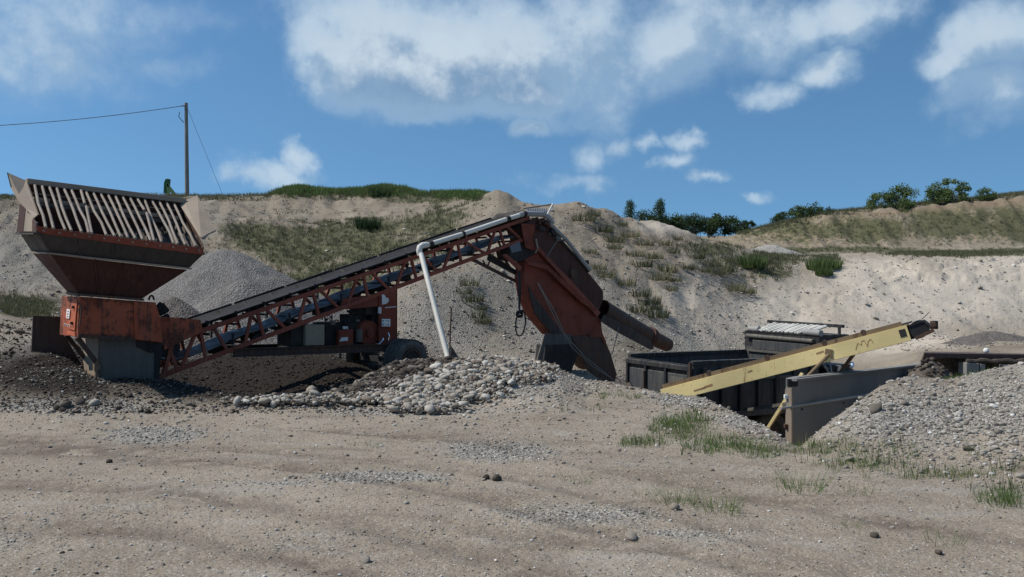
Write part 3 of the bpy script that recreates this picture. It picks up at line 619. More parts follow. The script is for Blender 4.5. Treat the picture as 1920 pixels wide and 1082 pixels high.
lt.build("stencil_marks", M_pvc, door, kind="stuff")
b = MM(); b.tube([LP(145,568,-.29), LP(153,570,-.33), LP(150,610,-.33), LP(146,612,-.29)], .012, 6); b.build("door_handle", M_rust, door)
for hx, hy in ((144,576),(141,606)):
    b = MM(); b.box(LP(hx,hy,-.05)+Vector((-.06,0,0)), (.04,.05,.05)); b.build("hinge", M_dark, door)
for (x_, y_) in [(156+k*15, 561+k*1.1) for k in range(9)]+[(152+k*15, 627+k*.7) for k in range(7)]:
    b = MM(); c_ = LP(x_, y_, -.275); b.tube([c_, c_+Vector((0,-.02,0))], .018, 6); b.build("bolt", M_rust, hop)
for k in range(12):
    b = MM(); c_ = nr[0].lerp(nr[1], .04+k*.084)+Vector((0,-.01,-.06)); b.tube([c_, c_+Vector((0,-.02,0))], .018, 6); b.build("bolt", M_tan, hop)
# drive parts behind the box: stub pipes and a lifting ring
for (a0, a1, r0) in (((294,581),(309,574),.07), ((298,588),(314,579),.06), ((296,576),(303,569),.05), ((303,598),(316,592),.05)):
    b = MM(); b.tube([LP(*a0, .35), LP(*a1, .35)], r0, 10); b.build("stub_shaft", M_dark, hop, smooth=True)
b = MM(); b.tube([LP(284+4.5*math.cos(a), 563-9*math.sin(a), .1) for a in [k*math.pi/10 for k in range(11)]], .018, 6); b.build("lifting_ring", M_dark, hop, smooth=True)
# skirt around the belt's tail
MM().prism([LP(298,594,-.12), LP(341,596,-.12), LP(376,600,-.12), LP(381,622,-.12), LP(345,638,-.12), LP(309,656,-.12), LP(303,640,-.12)], (0,.03,0)).build("skirt_plate", M_orange, hop)
MM().prism([LP(298,594,1.0), LP(341,597,1.0), LP(372,603,1.0), LP(376,622,1.0), LP(309,656,1.0)], (0,.03,0)).build("skirt_plate", M_dred, hop)
MM().prism([LP(256,634,-.2), LP(306,640,-.2), LP(300,658,-.2), LP(282,662,-.2), LP(256,650,-.2)], (0,.5,0)).build("shadow_block", M_dark, hop)  # dark block added as the shadow below the feeder box
# concrete-grey base box on the gravel
b = MM(); b.prism([LP(186,634,-.18), LP(290,640,-.18), LP(286,760,-.18), LP(182,760,-.18)], (0,.04,0)); b.build("base_plate", M_grey, hop)
b = MM(); b.prism([LP(157,634,.8), LP(186,634,-.18), LP(182,760,-.18), LP(154,752,.8)], (.03,0,0)); b.build("base_plate", M_tan, hop, label="sunlit tan end plate of the base")
b = MM(); b.prism([LP(288,640,-.15), LP(306,645,-.1), LP(292,760,-.1), LP(286,760,-.15)], (0,.7,0)); b.build("base_post", M_dark, hop)
b = MM(); b.bar(LP(145,632,-.24), LP(184,684,-.2), .06, .07); b.build("brace", M_rust, hop)
b = MM(); b.bar(LP(124,628,.75), LP(160,672,.75), .06, .07); b.build("brace", M_rust, hop)
b = MM(); b.box(LP(181,688,-.22), (.1,.08,.12)); b.bar(LP(182,676,-.24), LP(180,716,-.24), .05, .05); b.build("bracket", M_ymuck, hop)
# gravel left in the hopper's mouth
gl = MM(); q0, q1, q2, q3 = LP(150,430,-.6), LP(378,462,-.6), LP(348,412,1.0), LP(280,418,.9)
hv = []; nU, nV = 26, 14
for j in range(nV):
    for i in range(nU):
        u = i/(nU-1); v = j/(nV-1); p = q0.lerp(q1, u).lerp(q3.lerp(q2, u), v); p.z += -.16+.07*math.sin(i*1.9+j)+random.uniform(-.035, .035)+.12*u; hv.append(p)
gl.add(hv, [(j*nU+i, j*nU+i+1, (j+1)*nU+i+1, (j+1)*nU+i) for j in range(nV-1) for i in range(nU-1)])
M_soil, t, b0 = mat("damp_soil"); g_ = N(t, 'ShaderNodeNewGeometry'); n_ = noise(t, g_.outputs['Position'], 18, 5, .7)
link(t, ramp(t, n_, [(.3,(.045,.035,.028)),(.55,(.12,.095,.075)),(.75,(.26,.23,.2))]), b0.inputs['Base Color']); b0.inputs['Roughness'].default_value = .95; bump(t, b0, n_, .8, .05)
gl.build("gravel_load", M_soil, None, smooth='all', kind='stuff', label="dirt and gravel left in the mouth of the hopper")
# steel sheet stuck in the gravel left of the hopper
o = MM().prism([LP(62,592,1.25), LP(122,594,1.25), LP(128,640,1.25), LP(162,700,1.25), LP(110,700,1.25), LP(59,660,1.25)], (0,.03,0)).build("steel_sheet", M_brownst, None)
tag(o, "brown steel sheet standing in the gravel just left of the hopper box", "sheet")

# ---------------------------------------------------------------- long red conveyor
cv = thing("belt_conveyor", "long red truss belt conveyor on dual wheels rising from the hopper", "conveyor", mloc(0, .5, 0), TH)
ztop = lambda s: 2.585+.302*s-.03; zbot = lambda s: 2.04+.311*s-.03
S0, S1 = -5.42, 4.25; TN, TF = 0., 1.0
for t0 in (TN, TF):
    b = MM(); b.bar((-5.0, t0, ztop(-5.0)), (S1, t0, ztop(S1)), .075, .085); b.build("top_chord", M_red, cv)
    b = MM(); b.bar((S0, t0, zbot(S0)), (S1-.15, t0, zbot(S1-.15)), .075, .085); b.build("bottom_chord", M_red, cv)
    b = MM(); b.bar((-5.28, t0, zbot(-5.3)), (-5.12, t0, ztop(-5.2)), .07, .07); b.build("end_post", M_red, cv)
def s_of(px): return LP(px, 541, 0).x
brs = [(333,689,313,646),(340,686,366,634),(386,668,376,632),(427,652,399,622),(459,646,472,600),(495,628,482,596),(536,612,498,590),(559,602,574,559),(598,590,587,557),(636,574,600,551),
       (651,568,670,525),(690,553,681,520),(730,540,696,515),(743,532,760,491),(781,522,771,488),(820,508,790,480),(831,500,850,459),(865,490,858,457),(910,474,868,452),(914,470,929,427),(946,456,936,424),(978,446,949,420)]
for (bx0, by0, tx0, ty0) in brs:
    sb, s_t = s_of(bx0), s_of(tx0)
    for t0 in (TN, TF):
        b = MM(); b.bar((sb, t0+.004, zbot(sb)), (s_t, t0+.004, ztop(s_t)), .05, .06); b.build("truss_brace", M_red, cv)
# belt: troughed carrying strand, sagging return strand
def strand(name, prof, zf, s0, s1, material, n=40, th=.018):
    b = MM(); o = 0; m = len(prof)
    vs = []; fs = []
    for i in range(n+1):
        s = s0+(s1-s0)*i/n
        for (t0, dz) in prof: vs.append((s, t0, zf(s)+dz))
        for (t0, dz) in prof: vs.append((s, t0, zf(s)+dz-th))
    w = 2*m
    for i in range(n):
        for k in range(m-1):
            a = i*w+k; fs.append((a, a+1, a+1+w, a+w)); a += m; fs.append((a, a+w, a+1+w, a+1))
        a = i*w; fs.append((a, a+w, a+w+m, a+m)); a = i*w+m-1; fs.append((a, a+m, a+m+w, a+w))
    b.add(vs, fs); return b.build(name, material, cv, smooth=True)
belt = strand("belt", [(.0,.14),(.2,.07),(.5,.04),(.8,.07),(1.0,.14)], lambda s: ztop(s)+.0, -5.2, 4.1, M_belt)
strand("return_belt", [(.1,0),(.9,0)], lambda s: zbot(s)+.21-.05*math.sin((s+5)*2.3)**2, -5.1, 4.0, M_beltr, 60, .03)
# belt-edge guard strip, broken into lengths along the far side
for k in range(7):
    s = -4.6+k*1.22; b = MM(); b.bar((s, 1.02, ztop(s)+.15), (s+1.16, 1.02, ztop(s+1.16)+.15+.01*(k % 3)), .02, .05); b.build("belt_guard", M_dark, cv)
k = 0
for s in np.arange(-4.4, 4.0, .6):
    b = MM(); z = ztop(s)-.06
    b.tube([(s, .06, z+.17), (s, .3, z+.03)], .045, 8); b.tube([(s, .32, z+.03), (s, .68, z+.03)], .045, 8); b.tube([(s, .7, z+.03), (s, .94, z+.17)], .045, 8); b.bar((s, 0, z-.06), (s, 1, z-.06), .05, .04)
    b.build("carry_roller", M_dark, cv, smooth=True)
for s in np.arange(-3.9, 3.6, 1.25):
    b = MM(); z = zbot(s)+.13; b.tube([(s, .02, z), (s, .98, z)], .05, 8); b.bar((s, .0, z+.18), (s, .0, z-.02), .03, .05); b.bar((s, 1., z+.4), (s, 1., z-.02), .03, .06); b.build("return_roller", M_dark, cv, smooth=True)
for s in np.arange(-4.8, 4.1, 1.25):
    b = MM(); b.bar((s, .0, zbot(s)), (s, 1., zbot(s)), .05, .05); b.build("cross_member", M_red, cv)
b = MM(); b.tube([(4.12, .02, ztop(4.1)-.02), (4.12, .98, ztop(4.1)-.02)], .24, 20); b.build("head_pulley", M_dark, cv, smooth=True)
b = MM(); b.tube([(-5.15, .02, ztop(-5.2)-.1), (-5.15, .98, ztop(-5.2)-.1)], .2, 16); b.build("tail_pulley", M_dark, cv, smooth=True)
# muck hung in the lower truss
b = MM()
for i in range(46):
    s = random.uniform(-3.4, 3.2); b.box((s, random.uniform(.15,.85), zbot(s)+random.uniform(.03,.09)), (random.uniform(.1,.4), random.uniform(.1,.3), random.uniform(.03,.1)), Matrix.Rotation(random.uniform(-.5,.5), 3, 'Y'))
b.build("caked_spillage", M_dark, cv, kind='stuff')
# undercarriage: two long channels, red column, cross pieces
zf = lambda s: .66-.012*s
for t0 in (-.02, 1.2):
    b = MM(); z0, z1 = zf(-3.7), zf(.05); b.bar((-3.9, t0, z0+.02), (.1, t0, z1), .05, .15); b.bar((-3.9, t0-.03, z0+.095), (.1, t0-.03, z1+.075), .12, .015); b.bar((-3.9, t0-.03, z0-.06), (.1, t0-.03, z1-.08), .12, .015); b.build("frame_channel", M_rust if t0 < 0 else M_dark, cv)
for s in (-3.4, -2.3, -1.1, -.05):
    b = MM(); b.bar((s, 0, zf(s)), (s, 1.2, zf(s)), .1, .1); b.build("frame_crossbar", M_dark, cv)
b = MM(); b.prism([LP(711,552,-.03), LP(743,534,-.03), LP(743,652,-.03), LP(711,652,-.03)], (0,.05,0)); b.build("red_column", M_bred, cv, bevel=.005)
b = MM(); b.prism([LP(716,545,1.15), LP(745,534,1.15), LP(745,652,1.15), LP(716,652,1.15)], (0,.05,0)); b.build("red_column", M_dred, cv)
b = MM(); b.bar(LP(722,577,-.06), LP(743,575,-.06), .01, .02); b.build("clamp_strip", M_white, cv)
b = MM(); b.bar((.0,-.35,.36), (.0,1.75,.36), .12, .12); b.box((.0,.1,.5), (.25,.2,.2)); b.box((.0,1.1,.5), (.25,.2,.2)); b.build("axle", M_dark, cv)
def wheel(t0, s0=.12, z0=.37):
    b = MM(); b.torus((s0, t0, z0), (0,1,0), .355, .125, 40, 12, 1.05)
    for k in range(44):
        a = 2*math.pi*k/44; rr = .475; c = Vector((s0+rr*math.cos(a), t0, z0+rr*math.sin(a))); rot = Matrix.Rotation(-a, 3, 'Y')
        for dt in (-.06, .06): b.box(c+Vector((0, dt, 0)), (.022, .085, .034), rot)
    w = b.build("wheel", M_tyre, cv, smooth=True)
    b = MM(); b.tube([(s0, t0-.09, z0), (s0, t0+.09, z0)], .245, 28); b.build("rim", M_dark, w, smooth=True)
    b = MM(); b.torus((s0, t0-.1, z0), (0,1,0), .235, .022, 30, 8); b.build("rim_ring", M_rust, w, smooth=True)
    b = MM(); b.tube([(s0, t0-.17, z0), (s0, t0-.07, z0)], [.06, .085], 14)
    for k in range(8): a = k*math.pi/4; b.tube([(s0+.14*math.cos(a), t0-.12, z0+.14*math.sin(a)), (s0+.14*math.cos(a), t0-.08, z0+.14*math.sin(a))], .014, 6)
    b.build("hub", M_rust, w, smooth=True)
for t0 in (-.42, -.12, 1.55, 1.85): wheel(t0)
# engine bay
eng = MM()
eng.box((-.75,.45,.98), (.75,.5,.5)); eng.box((-.35,.45,1.1), (.3,.62,.7)); eng.box((-.8,.45,1.3), (.55,.3,.25))
for k in range(4): eng.tube([(-.98+k*.16,.2,1.42), (-.98+k*.16,.42,1.5)], .03, 8)
eng = eng.build("engine", M_dark, cv, bevel=.02)
b = MM(); b.tube([(-.62,.2,1.0), (-.62,.08,1.0)], [.3,.27], 28); b.tube([(-.62,.08,1.0), (-.62,.02,1.0)], .1, 16); b.build("flywheel_housing", M_bred, eng, smooth=True)
b = MM(); b.box((-1.25,.1,.92), (.38,.12,.36)); b.build("side_tank", M_bred, eng, bevel=.02)
b = MM(); b.prism([LP(640,633,-.0), LP(652,632,-.0), LP(652,639,-.0), LP(636,640,-.0)], (0,-.01,0)); b.build("decal", M_white, eng)
b = MM(); b.prism([LP(642,612,-.0), LP(652,612,-.0), LP(652,617,-.0), LP(643,617,-.0)], (0,-.01,0)); b.build("decal", M_white, eng)
b = MM(); b.tube([(-.93,.02,1.1), (-.93,.02,.82)], .075, 14); b.build("oil_filter", M_grey, eng, smooth=True)
b = MM(); b.tube([(-.42,-.03,1.58), (-.42,-.03,1.44)], .04, 10); b.build("oil_filter", M_white, eng, smooth=True)
for (p0, p1, p2) in (((-.2,.0,1.02),(-.12,-.06,.92),(-.18,.0,.78)), ((-.5,-.02,.72),(-.38,-.08,.76),(-.3,0,.9))):
    b = MM(); b.tube([Vector(p0).lerp(Vector(p1), q).lerp(Vector(p1).lerp(Vector(p2), q), q) for q in (0,.25,.5,.75,1)], .022, 8); b.build("chrome_pipe", M_chrome, eng, smooth=True)
rad = MM(); rad.box((-.42,.45,1.62), (.55,.7,.42)); rad = rad.build("radiator", M_dark, cv, bevel=.01)
b = MM(); b.prism([LP(640,560,.0), LP(712,552,.0), LP(712,574,.0), LP(650,580,.0), LP(640,578,.0)], (0,.04,0)); b.build("engine_hood", M_bred, cv)
b = MM(); b.prism([LP(716,552,-.05), LP(721,553,-.05), LP(723,558,-.05), LP(728,559,-.05), LP(729,565,-.05), LP(724,570,-.05), LP(716,571,-.05)], (0,-.008,0)); b.build("decal", M_white, cv)
gp_ = MM().prism([LP(715.5,598,-.06), LP(731,598,-.06), LP(731,612,-.06), LP(715.5,612,-.06)], (0,-.02,0)).build("gauge_panel", M_white, cv)
for (qx, qy) in ((718.5,601.5),(723.3,601),(728,601.5),(718.5,608.5),(723.3,608.5),(728,608.5)):
    b = MM(); c = LP(qx, qy, -.085); b.tube([c, c+Vector((0,-.012,0))], .014 if qx != 723.3 else .008, 10); b.build("gauge", M_dark, gp_)
b = MM(); b.box(LP(549,627,.35), (.42,.6,.46)); b.build("battery_box", M_dark, cv, bevel=.01)
for x in (573.5, 590.5):
    b = MM(); b.box(LP(x,627.5,.15), (.235,.4,.44)); b.build("tool_box", M_blocks, cv, bevel=.01)
b = MM(); b.box(LP(615,625,.5), (.5,.6,.5)); b.build("fuel_tank", M_dark, cv, bevel=.03)
for i in range(15):
    x0 = random.uniform(600, 655); y0 = random.uniform(590, 618); x1 = x0+random.uniform(-16, 22); y1 = random.uniform(588, 622)
    p0 = LP(x0, y0, random.uniform(-.05,.4)); p1 = LP(x1, y1, random.uniform(-.05,.4)); m = (p0+p1)/2+Vector((0,-.05,random.uniform(.1,.26)))
    b = MM(); b.tube([p0.lerp(m, q).lerp(m.lerp(p1, q), q) for q in np.linspace(0, 1, 8)], random.uniform(.008,.016), 6); b.build("hose", M_wire, cv, smooth=True)
b = MM(); b.box(LP(624,605,-.02), (.1,.08,.1)); b.tube([LP(668,602,-.05), LP(674,601,-.05)], .03, 8); b.build("valve", M_grey, cv, bevel=.01)

# ---------------------------------------------------------------- screen box and chutes at the head
ch = thing("screening_chute", "dark red screen box with flared chutes and rusty spout under the conveyor head", "chute", mloc(6.2, .5, -.4), TH)
def plate(name, pts, t0, th, material, bevel=0, label=None):
    return MM().prism([LP(x, y, t0) for x, y in pts], (0, th, 0)).build(name, material, ch, bevel=bevel, label=label)
plate("screen_box", [(984,419),(1006,408),(1036,420),(1052,446),(1068,468),(1131,545),(1131,562),(1121,587),(1079,540),(1024,485),(1002,466)], -.05, .8, M_dred, .012)
plate("head_plate", [(978,419),(1003,421),(1000,452),(1006,468),(1000,470),(986,464),(981,440)], -.1, .03, M_bred)
plate("side_channel", [(1004,463),(1010,461),(1126,586),(1120,594)], -.13, .08, M_red)
plate("side_channel", [(990,490),(1026,497),(1030,500),(1096,560),(1118,578),(1117,584),(1090,567),(1026,506),(990,496)], -.16, .05, M_bred)
plate("side_channel", [(944,478),(950,476),(978,500),(976,508)], -.12, .07, M_red)
plate("chute_body", [(986,486),(1007,473),(1090,560),(1127,600),(1130,627),(1069,630),(1034,628),(1002,590),(988,556),(982,521)], -.02, .36, M_bred, .012)
plate("chute_liner", [(990,535),(1005,560),(1045,612),(1060,627),(1035,626),(1003,588)], -.045, .022, M_brownst)
plate("pulley_guard", [(953,466),(975,455),(1002,468),(1007,478),(975,490),(958,486)], .0, .5, M_dark)
plate("belt_scraper", [(956,462),(974,452),(978,470),(960,474)], -.04, .03, M_beltr)
# left leg: open bottomed hood, its left edge in the sun
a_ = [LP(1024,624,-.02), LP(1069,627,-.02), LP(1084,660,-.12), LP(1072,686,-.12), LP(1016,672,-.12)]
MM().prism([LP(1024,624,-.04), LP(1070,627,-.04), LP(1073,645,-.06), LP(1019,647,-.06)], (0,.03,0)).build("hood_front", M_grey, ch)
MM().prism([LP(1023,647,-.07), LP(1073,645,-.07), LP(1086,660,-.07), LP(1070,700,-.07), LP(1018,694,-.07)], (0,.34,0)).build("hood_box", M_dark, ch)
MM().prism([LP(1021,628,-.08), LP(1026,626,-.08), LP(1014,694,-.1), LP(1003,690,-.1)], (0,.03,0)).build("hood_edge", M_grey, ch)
# right leg: heavy rusted chute down to the ground
plate("lower_chute", [(1069,628),(1128,626),(1136,640),(1146,664),(1157,702),(1152,722),(1124,722),(1106,702),(1086,657)], .0, .42, M_rust, .02)
plate("chute_lip", [(1104,626),(1128,622),(1137,640),(1134,644),(1127,632),(1106,632)], -.03, .03, M_bred)
plate("access_plate", [(1070,505),(1075,503),(1082,507),(1084,515),(1080,521),(1073,520),(1069,513)], -.09, .03, M_rust)
# round rusty spout
p0 = LP(1127,580,.2); p1 = LP(1160,600,.2); p2 = LP(1205,625,.15); p3 = LP(1252,647,.1)
b = MM(); n = 22; st0 = len(b.v); prs = [(p0,.30),(p1,.29),(p2,.26),(p2.lerp(p3,.5),.235),(p3,.21)]
ax = (p3-p0).normalized(); yv = Vector((0,1,0)); zv = ax.cross(yv).normalized()
for j, (p, r_) in enumerate(prs):
    for k in range(n):
        a = 2*math.pi*k/n; rr = r_*(1+.03*math.sin(3*a+j)); b.v.append(p+yv*(rr*math.cos(a))+zv*(rr*math.sin(a)))
for j, (p, r_) in enumerate(prs):
    for k in range(n):
        a = 2*math.pi*k/n; b.v.append(p+yv*((r_-.02)*math.cos(a))+zv*((r_-.02)*math.sin(a)))
m5 = len(prs)*n
for j in range(len(prs)-1):
    for k in range(n):
        a = j*n+k; c = j*n+(k+1) % n; b.f.append((a, c, c+n, a+n)); b.f.append((m5+a, m5+a+n, m5+c+n, m5+c))
for k in range(n): a = (len(prs)-1)*n+k; c = (len(prs)-1)*n+(k+1) % n; b.f.append((a, c, c+m5, a+m5))
b.build("spout", M_rust, ch, smooth=True)
MM().prism([LP(1126,602,-.12), LP(1134,590,-.12), LP(1190,618,-.12), LP(1222,640,-.12), LP(1226,655,-.12), LP(1219,655,-.12), LP(1160,624,-.12)], (0,.03,0)).build("spout_lip", M_brownst, ch)
b = MM(); b.tube([LP(1216,628,.12), LP(1222,632,.12)], .275, 22); b.build("spout_band", M_dred, ch, smooth=True)
# grey drive tube along the upper edge, braces and bearings
b = MM(); b.tube([LP(1030,419,-.1), LP(1062,450,-.1), LP(1106,506,-.1)], .055, 10); b.build("spray_bar", M_pvcg, ch, smooth=True)
b = MM(); b.bar(LP(1034,432,-.06), LP(1104,509,-.06), .06, .06); b.build("upper_rail", M_dark, ch)
b = MM(); b.box(LP(1099,492,-.05), (.12,.1,.12)); b.bar(LP(1101,500,-.05), LP(1100,512,-.05), .04, .04); b.build("bracket", M_dark, ch)
b = MM(); b.tube([LP(1047,448,-.17), LP(1024,483,-.17)], .018, 6); b.build("tie_rod", M_grey, ch)
b = MM(); b.bar(LP(1005,448,-.16), LP(1008,466,-.16), .03, .04); b.bar(LP(1008,468,-.16), LP(1003,474,-.16), .03, .03); b.build("bracket", M_tan, ch)
for (a0, a1, w) in (((884,486),(972,530),.07), ((916,484),(975,516),.1), ((912,474),(976,516),.07), ((936,470),(960,508),.05), ((905,488),(912,500),.03), ((914,500),(918,490),.03), ((930,464),(944,486),.04), ((934,452),(948,484),.04)):
    b = MM(); b.bar(LP(*a0,.35), LP(*a1,.35), w, w); b.build("support_brace", M_rust if w != .1 else M_dark, ch)
# jumble of bearings, bolts and rubber flaps at the head
for i in range(26):
    x = random.uniform(1002, 1046); y = 402+(x-1002)*.62+random.uniform(2, 22)
    b = MM(); c = LP(x, y, random.uniform(-.16,.3)); b.box(c, (random.uniform(.05,.2), random.uniform(.05,.15), random.uniform(.05,.16)), Matrix.Rotation(random.uniform(-1,1), 3, 'Y')); b.build("bearing_block", random.choice([M_dark, M_dred, M_grey, M_dark]), ch, bevel=.01)
# corrugated pale sheet and thin pipe frame above the head
b = MM()
for k in range(9): b.tube([LP(990+k*4.2,393,.3), LP(988+k*4.4,401,-.0)], .035, 8)
b.build("spray_shield", M_beltr, ch, smooth=True)
b = MM(); b.tube([LP(979,401,.0), LP(978,394,.0), LP(981,391,.0), LP(1036,383,.2)], .022, 8); b.build("thin_pipe", M_tan, ch, smooth=True)
b = MM(); b.tube([LP(1037,382,-.05), LP(1026,403,-.05)], .028, 8); b.build("thin_pipe", M_pvc, ch, smooth=True)
# ropes and cable
b = MM(); pts = [LP(972.5,508,-.2), LP(973,545,-.2), LP(973.5,580,-.2)]; b.tube(pts, .022, 6); b.tube([LP(975,508,-.2), LP(976,550,-.2), LP(974,582,-.2)], .018, 6)
b.tube([LP(976+9*math.sin(a)+2*math.cos(a), 606-24*math.cos(a), -.2) for a in np.linspace(0, 2*math.pi, 22)], .02, 6)
for k in range(4): b.tube([LP(974+6*math.cos(a), 590+4*math.sin(a)+k*1.5-3, -.2+.02*k) for a in np.linspace(0, 2*math.pi, 12)], .016, 6)
o = b.build("hanging_cable", M_wire, None, smooth=True); tag(o, "coiled black cable hanging in a loop left of the red chute", "cable")
b = MM(); b.tube([LP(1008,530,-.25), LP(1040,584,-.3), LP(1058,626,-.35), LP(1095,668,-.38), LP(1151,713,-.4)], .014, 6); b.tube([LP(1008,530,-.25), LP(1052,620,-.3), LP(1075,654,-.34), LP(1110,686,-.38), LP(1153,714,-.4)], .012, 6)
o = b.build("guy_rope", M_rope, None, smooth=True); tag(o, "pale double rope slanting down across the chutes to the ground", "rope")
b = MM(); b.tube([LP(1160,612,-.15), LP(1154,640,-.15), LP(1147,666,-.15)], .012, 6)
o = b.build("short_rope", M_rope, None, smooth=True); tag(o, "thin short rope hanging from the rusty spout", "rope")

# ---------------------------------------------------------------- white water pipe
foot = at(847,668,18.7); foot.z = gz(foot.x, foot.y)-.1
wp = thing("water_pipe", "white plastic pipe rising from the stones then running up along the conveyor", "pipe", tuple(foot))
top = MF @ LP(788,470,-.16)
b = MB(); b.tube([foot, foot.lerp(top, .35)+Vector((-.01,0,.0)), foot.lerp(top, .97)], .06, 14); b.build("standing_pipe", M_pvc, wp, smooth=True)
el = [MF @ LP(x, y, -.16) for x, y in ((788,478),(786,470),(787,463.5),(792,460),(800,459))]; b = MB(); b.tube(el, .07, 14); b.build("elbow", M_pvc, wp, smooth=True)
b = MM(); b.tube([LP(799,460,-.16), LP(870,438,-.16), LP(950,411,-.16), LP(974,403.5,-.16)], .058, 14); b.build("sloping_pipe", M_pvc, wp, smooth=True)
b = MM(); b.tube([LP(973,403.5,-.16), LP(982,401,-.14), LP(1000,401,-.1), LP(1018,402,-.1), LP(1029,408,-.1), LP(1036,419,-.1)], .07, 12); b.build("bent_hose", M_pvcg, wp, smooth=True)
for (x0, y0, x1, y1) in ((804,459,811,456.5),(866,439.5,870,438),(949,411.5,955,409.5),(981,401,986,401)):
    b = MM(); b.tube([LP(x0, y0, -.16), LP(x1, y1, -.16)], .074, 14); b.build("pipe_clamp", M_dark, wp, smooth=True)
r0 = at(843,672,18.6); r1 = at(846,577,18.6); b = MB(); b.tube([r0, r1], .016, 6); o = b.build("steel_stake", M_rust, None); tag(o, "thin rusty stake standing beside the foot of the white pipe", "stake")
b = MB(); q = at(856,668,18.5); b.prism([q+Vector((-.16,0,-.2)), q+Vector((.1,0,-.12)), q+Vector((-.06,.02,.12)), q+Vector((-.12,0,.22))], (0,.12,0)); o = b.build("splash_block", M_soil, None, bevel=.02); tag(o, "clump of brown dirt at the foot of the white pipe", "clump")

# ================================================================ dump truck down in the pit
TA = R(25); TM = Matrix.Translation((3.68, 18.0, 0)) @ Matrix.Rotation(TA, 4, 'Z')
def TT(): return MB(TM)
def TP(px, py, t):
    k = (px-960)/F; c, s_ = math.cos(TA), math.sin(TA)
    s = (k*(18.0+t*c)-3.68+t*s_)/(c-k*s_); Y = 18.0+s*s_+t*c
    return Vector((s, t, CAMZ-(py-541)/F*Y))
tr = thing("dump_truck", "black dump truck with empty bed, low in the pit behind the yellow conveyor", "truck", tuple(TM @ Vector((2.2, 1.2, -1.62))), TA)
BL, BW, BZ0, BZ1 = 3.35, 2.4, -.62, .46
bed = TT(); bed.box((BL/2, BW/2, BZ0+.03), (BL-.1, BW-.1, .06)); bed = bed.build("bed", M_blackp, tr)
for t0 in (0.03, BW-.03):
    b = TT(); b.box((BL/2, t0, (BZ0+BZ1)/2), (BL, .05, BZ1-BZ0)); b.build("bed_side", M_blackp, bed)
    b = TT(); b.box((BL/2, t0, BZ1+.02), (BL+.04, .12, .09)); b.build("top_rail", M_black, bed, bevel=.01)
    sgn = -1 if t0 < 1 else 1
    for k in range(7):
        b = TT(); s = .22+k*.48; b.box((s, t0+sgn*.07, (BZ0+BZ1)/2-.04), (.1, .09, BZ1-BZ0-.1)); b.build("rib", M_black, bed, bevel=.008)
    b = TT(); b.box((BL/2, t0+sgn*.08, BZ0+.02), (BL, .12, .12)); b.build("bottom_rail", M_blackp, bed, bevel=.01)
    b = TT(); b.box((1.6, t0+sgn*.06, .12), (2.6, .05, .05)); b.build("side_rail", M_grey, bed)
b = TT(); b.box((BL-.03, BW/2, .05), (.05, BW-.12, 1.1)); b.build("bed_front", M_blackp, bed)
# tailgate: frame, three panels, hinges
tg = TT(); tg.box((-.02, BW/2, -.1), (.04, BW-.1, 1.08)); tg = tg.build("tailgate", M_black, tr)
for (t0, t1) in ((.12,.80),(.90,1.55),(1.65,2.28)):
    b = TT(); b.box((-.055, (t0+t1)/2, -.08), (.03, t1-t0, .62)); b.build("panel", M_blackp, tg, bevel=.012)
for t0 in (.05, .85, 1.6, 2.35):
    b = TT(); b.box((-.075, t0, -.1), (.06, .07, 1.06)); b.build("gate_post", M_black, tg, bevel=.008)
b = TT(); b.box((-.075, BW/2, .37), (.08, BW-.02, .1)); b.build("gate_rail", M_black, tg, bevel=.01)
b = TT(); b.box((-.07, .45, -.08), (.03, .5, .5)); b.build("panel", M_grey, tg, label="bare grey patch panel at the near corner of the tailgate")
b = TT(); b.tube([(-.1,-.03,.5), (-.1,-.03,-.65)], .035, 8); b.tube([(-.12,1.6,.2), (-.12,1.62,-.5)], .03, 8); b.build("latch_rod", M_rust, tg, smooth=True)
# cab shield with rolled white cover
sh = TT(); sh.box((BL+.02, BW/2, .72), (.06, BW+.08, .52)); sh.box((BL+.42, BW/2, .95), (.86, BW+.08, .06)); sh.prism([(BL, -.03, .5), (BL+.85, -.03, .84), (BL+.85, -.03, .98), (BL, -.03, .98)], (0,.05,0)); sh.prism([(BL, BW-.02, .5), (BL+.85, BW-.02, .84), (BL+.85, BW-.02, .98), (BL, BW-.02, .98)], (0,.05,0))
sh = sh.build("cab_shield", M_black, tr, bevel=.01)
b = TT(); b.box((BL-.04, BW/2-.05, .66), (.05, BW-.5, .22)); b.build("shield_panel", M_blackp, sh, bevel=.01)
b = TT(); b.tube([(BL-.06, .1, .84), (BL-.06, BW-.1, .86)], .05, 10); b.build("shield_tube", M_grey, sh, smooth=True)
b = TT(); b.box((BL-.08, BW/2, .52), (.05, BW-.3, .05)); b.build("shield_trim", M_grey, sh)
cvr = TT(); nseg = 26
for k in range(nseg):
    t0 = .38+k*(BW-.62)/nseg; w = (BW-.62)/nseg; zz = .995+.012*(k % 2)
    cvr.box((BL+.35+.02*math.sin(k*1.3), t0+w/2, zz+.075), (.6+.04*math.sin(k*2.1), w*(.9 if k % 3 else .8), .03), Matrix.Rotation(R(-15)+.02*math.sin(k*2.7), 3, 'Y'))
cvr = cvr.build("rolled_cover", M_pvc, None, bevel=.006); tag(cvr, "white ribbed load cover lying on top of the black truck's cab shield", "cover")
b = TT(); b.tube([(BL+.02, -.05, 1.02), (BL+.02, .45, 1.03)], .07, 12); b.tube([(BL+.1, BW-.35, 1.02), (BL+.1, BW+.0, 1.02)], .07, 12); b.build("cover_roller", M_pvcg, sh, smooth=True)
